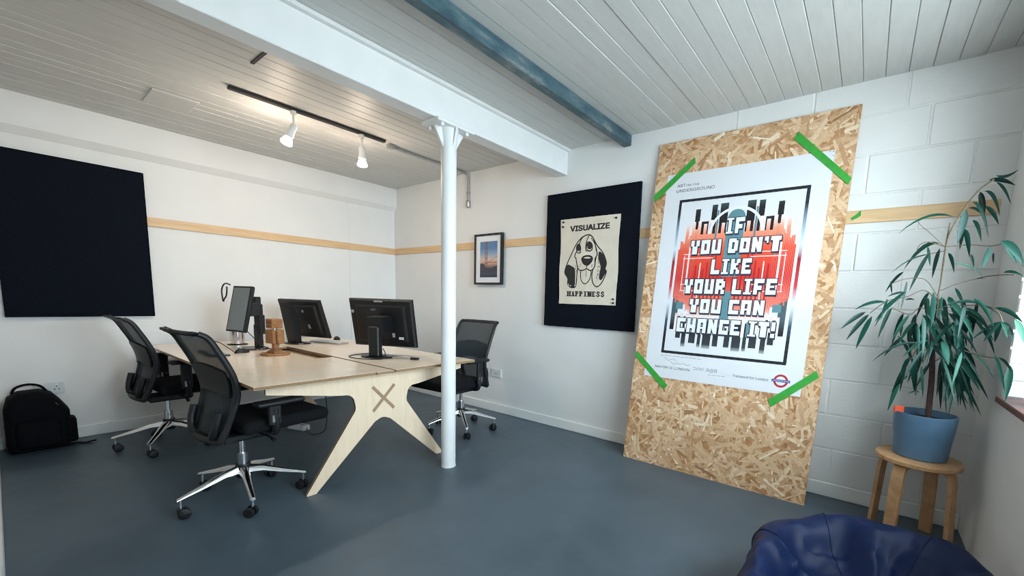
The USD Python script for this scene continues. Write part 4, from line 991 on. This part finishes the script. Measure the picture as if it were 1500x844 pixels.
obj('body', hull([(x_ * k, y_ * k, z_) for z_, k in ((0.090, 0.93), (0.094, 1.0), (0.186, 1.0), (0.192, 0.95)) for x_ in (-0.047, 0.047) for y_ in (-0.042, 0.042)]), M['robot'], t, smooth=False)
obj('neck', lathe([(0, 0), (0.015, 0), (0.015, 0.014), (0, 0.014)], 18, (0, 0, 0.191)), M['alu'], t)
hd = obj('head', box(-0.042, 0.042, -0.040, 0.040, 0.203, 0.274, 0.005), M['robot'], t, smooth=False)
for s in (-1, 1):
    obj('eye', lathe([(0, 0), (0.007, 0), (0.007, 0.002), (0, 0.002)], 14, (s * 0.018, -0.0398, 0.246), Rx(PI / 2)), M['robot_dark'], hd)
obj('mouth', box(-0.018, 0.018, -0.0415, -0.0395, 0.219, 0.225), M['robot_dark'], hd, smooth=False)

t = thing('metal_cup', 'shiny metal tumbler on a dark coaster behind the portrait monitor', 'cup', (0.455, -1.868, TZ + 0.006))
obj('cup', lathe([(0, 0), (0.046, 0), (0.050, 0.004), (0.056, 0.118), (0.0545, 0.119), (0.0485, 0.008), (0, 0.008)], 36), M['chrome'], t)
keys(obj('coaster', lathe([(0, 0), (0.075, 0), (0.076, 0.003), (0.074, 0.0058), (0, 0.0058)], 36, (0.455, -1.868, TZ)), M['black']), label='round dark coaster under the metal tumbler', category='coaster')


def mouse(label, x, y, rz):
    t = thing('computer_mouse', label, 'mouse', (x, y, TZ), rz)
    b = trimesh.creation.icosphere(subdivisions=3)
    v = np.array(b.vertices) * [0.031, 0.056, 0.034]
    v[:, 2] = np.maximum(v[:, 2], 0.0)
    obj('shell', (v, np.array(b.faces)), M['black'], t, smooth=60)
    obj('scroll_wheel', cyl((-0.004, 0.03, 0.026), (0.004, 0.03, 0.026), 0.009, 14), M['grey'], t)


mouse('black computer mouse at the foot of the portrait monitor', 1.065, -2.02, 20)
mouse('black computer mouse by the far right edge of the desk', 0.50, -1.015, 75)


def keyboard(label, x, y, rz, body, keym, w=0.40, dp=0.115):
    t = thing('keyboard', label, 'keyboard', (x, y, TZ), rz)
    obj('case', hull([(sx * (w / 2 - c), sy * (dp / 2 - c), z_ + (0.008 if sy > 0 else 0)) for sx in (-1, 1) for sy in (-1, 1) for z_, c in ((0.0 if sy < 0 else -0.008, 0.002), (0.004, 0), (0.009, 0), (0.011, 0.002))]), body, t, smooth=False)
    ks = []
    for r_ in range(5):
        n_ = 14 if r_ else 11
        kw = (w - 0.016) / n_
        for q in range(n_):
            x0 = -w / 2 + 0.008 + q * kw
            y0 = -dp / 2 + 0.008 + r_ * (dp - 0.016) / 5
            zt = 0.011 + 0.008 * (y0 + dp / 2) / dp
            ks.append(box(x0 + 0.0012, x0 + kw - 0.0012, y0 + 0.001, y0 + (dp - 0.016) / 5 - 0.0012, zt - 0.001, zt + 0.0042))
    obj('keys', cat(*ks), keym, t, smooth=False, kind='stuff')


t = thing('silver_bar', 'slim silver bar with a black end lying beside the foot of the nearest monitor', 'gadget', (2.125, -1.300, TZ), 24)
obj('bar_body', rbox(0.155, 0.040, 0.022, 0.007, at=(-0.02, 0, 0.011)), M['alu'], t)
obj('end_cap', rbox(0.060, 0.036, 0.016, 0.006, at=(0.083, 0, 0.008)), M['black'], t)
keyboard('pale keyboard in front of the tilted monitor on the far desk half', 0.77, -1.225, 12, M['alu'], M['keycap'])
keyboard('dark grey keyboard on the desk behind the nearer mesh chair', 1.03, -2.185, 178, M['black'], M['grey'], 0.36)


def cable(label, pts, r=0.0032):
    keys(obj('cable', tube(pts, r, 7, sm=6), M['cable']), label=label, category='cable')


c = TZ + 0.0035
cable('black cable curled round the foot of the wide monitor nearest the column', [(2.03, -1.42, 0.80), (2.06, -1.42, 0.765), (2.05, -1.43, c + 0.004), (2.00, -1.50, c), (1.88, -1.555, c), (1.76, -1.54, c), (1.70, -1.46, c), (1.70, -1.38, c), (1.72, -1.33, c)])
cable('black cable drooping from the portrait monitor to the desk', [(0.835, -1.935, 0.90), (0.92, -1.90, 0.83), (1.01, -1.86, 0.76), (1.06, -1.80, c + .002), (1.05, -1.775, c)])
cable('black cable looping from the wooden robot towards the portrait monitor', [(1.245, -1.815, 0.80), (1.20, -1.80, 0.81), (1.13, -1.79, 0.765), (1.02, -1.79, c + 0.004), (0.93, -1.78, c)])
cable('black cable arching over the far left end of the desk', [(0.30, -2.21, c), (0.27, -2.17, 0.765), (0.31, -2.13, 0.795), (0.38, -2.08, 0.795), (0.42, -2.06, 0.785)])
cable('black cable trailing across the desk behind the nearer chair', [(0.70, -2.16, 0.80), (0.82, -2.10, 0.785), (0.93, -2.07, 0.75), (0.98, -2.05, c)])
t = thing('power_strip', 'white power strip lying on the floor under the desk', 'socket', (0.99, -1.61, 0), 18)
obj('strip_body', box(-0.095, 0.095, -0.035, 0.035, 0, 0.045, 0.006), M['white_plastic'], t, smooth=False)
for q in (-1, 1):
    obj('outlet', lathe([(0, 0.0445), (0.023, 0.0445), (0.023, 0.0456), (0, 0.0456)], 20, (q * 0.045, 0, 0)), M['grey'], t)
cable('black cable hanging from the desk to the power strip on the floor', [(1.37, -1.55, 0.60), (1.375, -1.55, 0.40), (1.37, -1.54, 0.20), (1.34, -1.55, 0.05), (1.25, -1.60, 0.006), (1.16, -1.60, 0.008), (1.085, -1.585, 0.02)], 0.004)

# ------------------------------------------------------------------ mesh office chairs (facing local +y)
PROF = [(a_ - 0.012, b_) for a_, b_ in ((-0.150, 0.405), (-0.125, 0.47), (-0.098, 0.55), (-0.080, 0.62), (-0.078, 0.67), (-0.092, 0.74), (-0.122, 0.82), (-0.160, 0.90), (-0.180, 0.940), (-0.200, 0.966), (-0.228, 0.982), (-0.242, 0.987), (-0.258, 0.986))]


def chair(label, loc, rz, base_rz, arm_z=0.668):
    t = thing('office_chair', label, 'chair', loc, rz)
    prof = smooth_path([(0, a, b) for a, b in PROF], 4)[:, 1:]
    s = np.linspace(0, 1, len(prof))
    wid = np.interp(s, [0, 0.25, 0.45, 0.75, 0.86, 1.0], [0.165, 0.195, 0.222, 0.218, 0.212, 0.175])
    curve = lambda a, w: -0.030 * (1 - a * a) * 1.0          # the back is hollow towards the sitter
    edge = {}
    for sd in (-1, 1):
        edge[sd] = np.stack([sd * wid, prof[:, 0] + 0.0, prof[:, 1]], 1)
    k_top = int(len(prof) * 0.80)
    fr = sub('backrest', t)
    pts = np.vstack([edge[-1][:k_top + 1], edge[1][:k_top + 1][::-1]])
    for sd in (-1, 1):
        obj('side_rail', tube(edge[sd][:k_top + 2], np.interp(s[:k_top + 2], [0, 0.3, 0.6, 0.8], [0.020, 0.017, 0.015, 0.014]), 10), M['black'], fr)
    bot = np.stack([np.linspace(-0.165, 0.165, 9), -0.162 - 0.022 * (1 - np.linspace(-1, 1, 9) ** 2), np.full(9, 0.405)], 1)
    obj('bottom_rail', tube(bot, 0.019, 10), M['black'], fr)
    A = np.linspace(-1, 1, 15)

    def patch(i0, i1, inset=0.0, lift=0.0, a=A):
        G = np.zeros((i1 - i0, len(a), 3))
        for q, i in enumerate(range(i0, i1)):
            G[q, :, 0] = a * (wid[i] - inset)
            G[q, :, 1] = prof[i, 0] - 0.030 * (1 - a * a) * np.interp(s[i], [0, 0.8, 1], [0.7, 1, 0.25]) + lift
            G[q, :, 2] = prof[i, 1]
        return G
    obj('mesh_panel', sheet(patch(2, k_top + 1, 0.006), 0.003), M['mesh'], fr, smooth=60, label='grey open-weave mesh of the backrest')
    obj('top_flange', sheet(patch(k_top - 2, len(prof), 0.0), 0.012), M['black'], fr, smooth=60, label='curled back black top edge')
    # the lumbar pad, wider below than above, and its two struts
    i0, i1 = int(len(prof) * 0.27), int(len(prof) * 0.47)
    G = patch(i0, i1, 0.03, -0.020)
    a_ = np.linspace(-1, 1, 15)
    for q in range(G.shape[0]):
        G[q, :, 2] += 0.030 * (1 - a_ ** 2)
    obj('lumbar_pad', sheet(G, 0.014), M['black'], fr, smooth=60)
    for sd in (-1, 1):
        obj('back_strut', tube([(sd * 0.15, -0.155, 0.56), (sd * 0.145, -0.175, 0.48), (sd * 0.11, -0.175, 0.42), (sd * 0.05, -0.10, 0.395)], [0.020, 0.019, 0.019, 0.022], 10, sm=4), M['black'], fr)
    obj('seat', rbox(0.480, 0.470, 0.075, 0.034, at=(0, 0.155, 0.462)), M['fabric'], t, smooth=50)
    obj('seat_pan', hull([(x_, y_, z_) for x_, y_, z_ in ((-0.21, -0.05, 0.432), (0.21, -0.05, 0.432), (-0.21, 0.34, 0.432), (0.21, 0.34, 0.432), (-0.13, -0.03, 0.402), (0.13, -0.03, 0.402), (-0.13, 0.25, 0.402), (0.13, 0.25, 0.402))]), M['black'], t, smooth=False)
    obj('mechanism', box(-0.075, 0.075, -0.12, 0.14, 0.355, 0.405, 0.012), M['black'], t, smooth=False)
    obj('lever', tube([(0.05, 0.06, 0.385), (0.20, 0.06, 0.385), (0.235, 0.062, 0.372)], [0.006, 0.006, 0.011], 8), M['black'], t)
    for sd in (-1, 1):
        a = sub('armrest', t)
        obj('arm_bracket', tube([(sd * 0.12, 0.06, 0.415), (sd * 0.235, 0.06, 0.418), (sd * 0.268, 0.06, 0.45), (sd * 0.272, 0.055, 0.56)], [0.016, 0.017, 0.019, 0.019], 10, sm=5, sx=1.0), M['black'], a)
        obj('arm_post', box(sd * 0.272 - 0.013, sd * 0.272 + 0.013, 0.022, 0.085, 0.47, arm_z - 0.012, 0.006), M['black'], a, smooth=False)
        obj('arm_button', box(sd * 0.272 - 0.0155, sd * 0.272 + 0.0155, 0.036, 0.070, 0.485, 0.53, 0.003), M['steel'], a, smooth=False)
        obj('arm_pad', rbox(0.085, 0.245, 0.028, 0.0135, at=(sd * 0.265, 0.085, arm_z)), M['black'], a, smooth=50)
    obj('gas_column', cat(cyl((0, 0, 0.15), (0, 0, 0.27), 0.026, 20), cyl((0, 0, 0.27), (0, 0, 0.36), 0.0145, 16)), M['chrome'], t)
    b = sub('base', t)
    br = math.radians(base_rz - rz)
    obj('hub', lathe([(0, 0.125), (0.033, 0.125), (0.038, 0.135), (0.040, 0.185), (0.034, 0.205), (0, 0.205)], 24), M['black'], b)
    for q in range(5):
        R = Rz(br + q * 2 * PI / 5)
        sec = []
        for x_, hw, z0, z1 in ((0.028, 0.027, 0.150, 0.196), (0.10, 0.022, 0.148, 0.183), (0.20, 0.017, 0.122, 0.148), (0.315, 0.013, 0.096, 0.114)):
            sec.append([(x_, -hw, z0 + 0.006), (x_, -hw * 0.7, z1 - 0.004), (x_, 0, z1), (x_, hw * 0.7, z1 - 0.004), (x_, hw, z0 + 0.006), (x_, hw * 0.6, z0), (x_, -hw * 0.6, z0)])
        v = np.array(sec).reshape(-1, 3)
        f = []
        for i in range(3):
            for k in range(7):
                a0, a1 = i * 7 + k, i * 7 + (k + 1) % 7
                f += [(a0, a0 + 7, a1 + 7), (a0, a1 + 7, a1)]
        for k in range(1, 6):
            f += [(0, k, k + 1), (21, 21 + k + 1, 21 + k)]
        obj('base_leg', move((v, np.array(f)[:, ::-1]), (0, 0, 0), R), M['chrome'], b, smooth=50)
        cw = []
        tw = Rz(0.9 * math.sin(q * 2.1 + base_rz))
        for sd in (-1, 1):
            cw.append(move(lathe([(0, -0.010), (0.022, -0.010), (0.027, -0.006), (0.027, 0.006), (0.022, 0.010), (0, 0.010)], 20, (0, 0, 0), Rx(PI / 2)), (0, sd * 0.0165, 0)))
        cw.append(cyl((0, -0.02, 0), (0, 0.02, 0), 0.008, 10))
        wheel = move(move(cat(*cw), (-0.012, 0, 0.027)), (0, 0, 0), tw)
        hood = move(hull([(x_, y_, z_) for y_ in (-0.006, 0.006) for x_, z_ in ((-0.036, 0.040), (-0.018, 0.062), (0.010, 0.062), (0.018, 0.046), (-0.012, 0.027))]), (0, 0, 0), tw)
        obj('castor', move(cat(wheel, hood), (0.298, 0, 0), None) if 0 else move(move(cat(wheel, hood), (0.298, 0, 0)), (0, 0, 0), R), M['black'], b, smooth=40)
        obj('castor_stem', move(cyl((0.298, 0, 0.055), (0.298, 0, 0.104), 0.008, 12), (0, 0, 0), R), M['chrome'], b)
    return t


chair('black mesh office chair at the far left end of the desk, near the backpack', (0.69, -2.405, 0), 3, -104)
chair('black mesh office chair pulled up at the near left corner of the desk', (2.085, -2.348, 0), 6, -82, 0.594)
chair('black mesh office chair on the far side of the desk, half hidden by the column', (2.03, -0.66, 0), 184, -32)

# ------------------------------------------------------------------ backpack
t = thing('backpack', 'black backpack standing on the floor against the left wall', 'bag')
outl = sg.Polygon([(-3.165, 0.0), (-2.885, 0.0), (-2.868, 0.05), (-2.866, 0.27), (-2.905, 0.345), (-2.945, 0.405), (-3.00, 0.432), (-3.10, 0.428), (-3.150, 0.392), (-3.172, 0.30), (-3.176, 0.06)]).buffer(-0.02).buffer(0.02, resolution=6)
P_ = np.array(outl.exterior.coords)[:-1]
cen = np.array([-3.02, 0.20])
pts = []
for x_, k in ((0.025, 0.90), (0.035, 0.96), (0.06, 1.0), (0.17, 1.0), (0.215, 0.97), (0.24, 0.88), (0.25, 0.80)):
    q = cen + (P_ - cen) * k
    pts.append(np.c_[np.full(len(q), x_), q[:, 0], np.maximum(q[:, 1] - (0.4 * (1 - k) * 0.2), 0.0)])
body = hull(np.vstack(pts))
v_, f_ = body
obj('main_body', body, M['nylon'], t, smooth=50)
obj('front_pocket', move(rbox(0.07, 0.215, 0.20, 0.033), (0.262, -3.02, 0.135)), M['nylon'], t, smooth=50)
obj('side_pocket', move(rbox(0.12, 0.05, 0.19, 0.022), (0.13, -2.862, 0.115)), M['nylon'], t, smooth=50)
obj('zip', tube([(0.236, -2.895, 0.24), (0.236, -2.925, 0.325), (0.236, -2.975, 0.372), (0.236, -3.07, 0.372), (0.236, -3.13, 0.325), (0.236, -3.145, 0.24)], 0.004, 6, sm=5), M['grey'], t)
obj('handle', tube([(0.10, -3.125, 0.415), (0.10, -3.105, 0.455), (0.10, -3.05, 0.474), (0.10, -2.995, 0.458), (0.10, -2.965, 0.415)], 0.008, 8, sm=6), M['nylon'], t)
obj('strap', move(sheet(np.stack(np.broadcast_arrays(np.linspace(-0.018, 0.018, 4)[None, :] + 0.0, np.linspace(0, 0.15, 14)[:, None], (0.006 + 0.010 * np.sin(np.linspace(0, 5, 14)) ** 2)[:, None]), -1), 0.005), (0.20, -2.90, 0.0), Rz(-0.25)), M['nylon'], t, smooth=50)

# ------------------------------------------------------------------ stool, pot and plant
SC = np.array([5.172, -0.300])
t = thing('stool', 'round bent birch stool under the potted plant', 'stool', (SC[0], SC[1], 0), 0)
obj('seat', lathe([(0, 0.425), (0.172, 0.425), (0.176, 0.429), (0.176, 0.4455), (0.172, 0.4495), (0, 0.4495)], 56), M['stool'], t)
for a in (60, 150, 240, 330):
    p = smooth_path([(0.03, 0, 0.4155), (0.11, 0, 0.4155), (0.140, 0, 0.405), (0.152, 0, 0.375), (0.158, 0, 0.30), (0.172, 0, 0.0)], 6)
    w_ = 0.027
    T_ = np.gradient(p, axis=0)
    T_ /= np.linalg.norm(T_, axis=1, keepdims=True)
    Nn = np.stack([-T_[:, 2], 0 * T_[:, 0], T_[:, 0]], 1)
    G = np.stack([np.stack([p[:, 0], np.full(len(p), s_), p[:, 2]], 1) for s_ in np.linspace(-w_, w_, 5)], 1)
    m = sheet(G, 0.018)
    m = (np.c_[m[0][:, :2], np.maximum(m[0][:, 2], 0.0)], m[1])
    obj('leg', move(m, (0, 0, 0), Rz(math.radians(a))), M['stool'], t, smooth=40)
PC = np.array([5.178, -0.282])
t = thing('potted_plant', 'tall leafy plant with long drooping leaves in a blue-grey pot', 'plant', (0, 0, 0))
obj('pot', lathe([(0, 0.4505), (0.105, 0.4505), (0.110, 0.454), (0.118, 0.565), (0.1195, 0.567), (0.1275, 0.676), (0.1265, 0.680), (0.1195, 0.680), (0.117, 0.64), (0, 0.64)], 56, (PC[0], PC[1], 0)), M['pot'], t)
obj('soil', lathe([(0, 0.655), (0.05, 0.653), (0.1175, 0.645), (0.1175, 0.6405), (0, 0.6405)], 30, (PC[0], PC[1], 0)), M['soil'], t)
tr = [(5.190, -0.290, 0.645), (5.186, -0.290, 0.772), (5.181, -0.290, 0.887), (5.170, -0.290, 1.0), (5.158, -0.290, 1.102), (5.150, -0.290, 1.203), (5.158, -0.29, 1.27)]
obj('trunk', tube(tr, [0.0135, 0.0125, 0.012, 0.0115, 0.010, 0.008, 0.006], 10, sm=5), M['bark'], t)
STEMS = [([(5.158, -0.29, 1.25), (5.164, -0.29, 1.33), (5.164, -0.29, 1.427), (5.165, -0.29, 1.533), (5.176, -0.29, 1.605), (5.209, -0.29, 1.695), (5.245, -0.32, 1.768), (5.285, -0.36, 1.805)], 0.0042, 'stem'),
         ([(5.185, -0.275, 0.65), (5.172, -0.27, 1.0), (5.163, -0.28, 1.45), (5.167, -0.285, 1.637)], 0.0028, 'support_cane'),
         ([(5.165, -0.29, 1.52), (5.243, -0.29, 1.526), (5.318, -0.30, 1.516), (5.338, -0.40, 1.512)], 0.0022, 'stem'),
         ([(5.163, -0.29, 1.303), (5.218, -0.29, 1.336), (5.305, -0.31, 1.370), (5.350, -0.45, 1.372), (5.372, -0.52, 1.366)], 0.0022, 'stem'),
         ([(5.164, -0.29, 1.52), (5.099, -0.29, 1.547), (5.067, -0.29, 1.536), (5.057, -0.29, 1.511)], 0.0022, 'stem'),
         ([(5.164, -0.29, 1.501), (5.105, -0.29, 1.487), (5.057, -0.29, 1.473)], 0.002, 'stem'),
         ([(5.157, -0.29, 1.255), (5.108, -0.29, 1.308), (5.043, -0.29, 1.274), (4.966, -0.29, 1.249), (4.899, -0.29, 1.183)], 0.0026, 'stem'),
         ([(5.152, -0.29, 1.20), (5.10, -0.29, 1.22), (5.062, -0.29, 1.182), (4.988, -0.29, 1.216)], 0.0024, 'stem'),
         ([(5.160, -0.29, 1.276), (5.102, -0.29, 1.363), (5.025, -0.29, 1.363), (4.975, -0.29, 1.341)], 0.002, 'stem'),
         ([(5.156, -0.29, 1.21), (5.26, -0.29, 1.236), (5.343, -0.40, 1.228), (5.371, -0.45, 1.165)], 0.0024, 'stem'),
         ([(5.172, -0.29, 0.98), (5.201, -0.29, 1.054), (5.247, -0.30, 1.038), (5.315, -0.33, 1.004), (5.375, -0.42, 1.000)], 0.0026, 'stem'),
         ([(5.172, -0.29, 0.99), (5.126, -0.29, 1.037), (5.095, -0.29, 0.961), (5.068, -0.29, 0.904)], 0.0024, 'stem'),
         ([(5.176, -0.29, 0.94), (5.223, -0.29, 0.985), (5.270, -0.29, 0.959)], 0.0024, 'stem'),
         ([(5.167, -0.29, 1.511), (5.10, -0.29, 1.59), (5.056, -0.29, 1.635), (5.046, -0.29, 1.658)], 0.0014, 'stem')]
for p, r_, nm in STEMS:
    obj(nm, tube(p, r_, 6, sm=5), M['twig'], t)


def leaf(b, e, arch, w, seed):
    b, e = np.array(b), np.array(e)
    r = random.Random(seed)
    d = e - b
    side = np.cross(d, [r.uniform(-.5, .5), 1.0, r.uniform(-.5, .5)])
    side /= np.linalg.norm(side) + 1e-9
    tw = r.uniform(-0.7, 0.7)
    yv = np.array([0, 1.0, 0])
    side = side * math.cos(tw) + yv * math.sin(tw)
    n = 8
    ss = np.linspace(0, 1, n)
    c = b + d * ss[:, None] + np.array([0, 0, 1.0]) * (arch * 4 * ss * (1 - ss))[:, None]
    ww = 0.95 * w * np.clip(np.sin(PI * np.clip(ss, 0, 1) ** 0.75), 0, 1) ** 0.8
    ww[0], ww[-1] = 0.0012, 0.0006
    dn = np.gradient(c, axis=0)
    nn = np.cross(dn, side)
    nn /= np.linalg.norm(nn, axis=1, keepdims=True) + 1e-9
    if nn[n // 2][2] < 0:
        nn = -nn
    L_ = c - side * ww[:, None] / 2 + nn * (ww * 0.16)[:, None]
    R_ = c + side * ww[:, None] / 2 + nn * (ww * 0.16)[:, None]
    G = np.stack([L_, c, R_], 1)
    m = sheet(G, 0.0007)
    v = m[0]
    v[:, 0] = np.where(v[:, 1] > -0.445, np.minimum(v[:, 0], W - 0.004), np.minimum(v[:, 0], W + 0.1))
    v[:, 1] = np.minimum(v[:, 1], -0.022)
    return v, m[1]


for i, q in enumerate(LEAVES):
    obj('leaf', leaf(q[0:3], q[3:6], q[6], q[7], i), M['leaf'], t, smooth=50)
r5 = random.Random(21)
for i in range(46):
    b = np.array([5.16 + r5.gauss(0.02, 0.075), -0.29 + r5.gauss(-0.02, 0.06), r5.uniform(0.95, 1.27)])
    d = np.array([r5.gauss(0.03, 0.055), r5.gauss(-0.02, 0.05), -r5.uniform(0.10, 0.20)])
    e = b + d
    e[0], b[0] = min(e[0], 5.38), min(b[0], 5.37)
    e[1], b[1] = min(e[1], -0.05), min(b[1], -0.05)
    obj('leaf', leaf(b, e, r5.uniform(0.01, 0.04), r5.uniform(0.016, 0.027), 900 + i), M['leaf'], t, smooth=50)
t = thing('orange_clip', 'small orange-red plastic tag stuck at the rim of the plant pot', 'tag', (5.070, -0.325, 0.640), 18)
obj('tag_body', box(-0.022, 0.022, -0.006, 0.006, 0.03, 0.066, 0.004), M['orange'], t, smooth=False)
obj('stake', box(-0.006, 0.006, -0.003, 0.003, 0.004, 0.034, 0.001), M['orange'], t, smooth=False)
t = thing('sill_pot', 'dark red flower pot on the window sill at the right edge', 'pot', (W + 0.10, -0.64, WZ0 + 0.001))
obj('pot', lathe([(0, 0), (0.05, 0), (0.053, 0.004), (0.068, 0.105), (0.073, 0.106), (0.074, 0.128), (0.066, 0.128), (0.060, 0.09), (0, 0.09)], 36), M['redpot'], t)
obj('soil', lathe([(0, 0.108), (0.062, 0.104), (0.0605, 0.0905), (0, 0.0905)], 24), M['soil'], t)
for i in range(14):
    a = i * 2.4
    rr = 0.05 + 0.05 * rng.random()
    obj('leaf', leaf((0.015 * math.cos(a), 0.015 * math.sin(a), 0.105), (rr * math.cos(a), rr * math.sin(a), 0.20 + 0.10 * rng.random()), 0.03, 0.026, 500 + i), M['leaf'], t, smooth=50)

# ------------------------------------------------------------------ bean bag
t = thing('bean_bag', 'crumpled navy blue bean bag on the floor in the right foreground', 'bean bag', (4.985, -1.42, 0))
na, nr = 160, 90
th = np.linspace(0, 2 * PI, na, endpoint=False)
sv = np.linspace(0, 1, nr)
SS = [0, 0.06, 0.20, 0.34, 0.41, 0.48, 0.56, 0.68, 0.84, 1.0]
prof_r = np.interp(sv, SS, [0.0, 0.86, 0.985, 1.0, 0.97, 0.89, 0.76, 0.58, 0.30, 0.0])
prof_z = np.interp(sv, SS, [0.0, 0.0, 0.11, 0.225, 0.274, 0.288, 0.262, 0.192, 0.150, 0.145])
k5 = np.ones(7) / 7
prof_r = np.r_[prof_r[:3], np.convolve(prof_r, k5, 'same')[3:-3], prof_r[-3:]]
prof_z = np.r_[prof_z[:3], np.convolve(prof_z, k5, 'same')[3:-3], prof_z[-3:]]
TH, SV = np.meshgrid(th, sv, indexing='ij')
r_ = prof_r[None, :] * (1 + 0.030 * np.sin(3 * TH + 0.8) + 0.022 * np.sin(7 * TH + 2))
sq = lambda q: np.sign(q) * np.abs(q) ** 0.82
X, Y = 0.392 * r_ * sq(np.cos(TH)), 0.505 * r_ * sq(np.sin(TH))
Y = Y + 0.32 * X
Z = np.broadcast_to(prof_z, TH.shape).copy()
P3 = np.stack([X * 5.2, Y * 5.2, Z * 5], -1)
ns = meshkit.fbm(P3 + 3.1, 3, 5)
rid = 1 - np.abs(2 * meshkit.noise(np.stack([X * 4.6 + 1.5 * Y, Y * 3.2 - X, Z * 1], -1) + 9.2, 3) - 1)
rid2 = 1 - np.abs(2 * meshkit.noise(np.stack([X * 12 - 3 * Y, Y * 10 + 2 * X, Z * 5], -1) + 4.2, 9) - 1)
wgt = np.clip((SV - 0.18) / 0.2, 0, 1)
Z = Z + wgt * (0.080 * (ns - 0.5) + 0.105 * (rid ** 2.2 - 0.45) + 0.030 * (rid2 ** 2 - 0.3)) * np.interp(SV, [0.40, 0.62], [0.22, 1.0])
Z -= 0.02 * np.exp(-(((X + 0.05) / 0.16) ** 2 + ((Y - 0.02) / 0.20) ** 2)) * wgt
side = np.exp(-((SV - 0.3) / 0.13) ** 2)
push = 1 + side * 0.10 * (ns - 0.5) + side * 0.03 * (rid2 ** 3 - .4)
X, Y = X * push, Y * push
Z = np.maximum(Z, 0.0)
v = np.stack([X, Y, Z], -1).reshape(-1, 3)
idx = np.arange(na * nr).reshape(na, nr)
nx = np.roll(idx, -1, axis=0)
f = np.vstack([np.stack([idx[:, :-1], nx[:, :-1], nx[:, 1:]], -1).reshape(-1, 3), np.stack([idx[:, :-1], nx[:, 1:], idx[:, 1:]], -1).reshape(-1, 3)])
tm = trimesh.Trimesh(v, f, process=True)
obj('cover', tm, M['bean'], t, smooth=True)
sm_ = []
for a0 in (0.15, 1.05, 2.0, 2.75, 4.2, 5.3):
    i = int(a0 / (2 * PI) * na)
    js = np.arange(8, 86)
    sm_.append(tube(np.stack([X[i, js], Y[i, js], Z[i, js] + 0.0005], -1)[::2], 0.0032, 6, sm=2))
for q in sm_:
    obj('seam_piping', q, M['bean'], t)
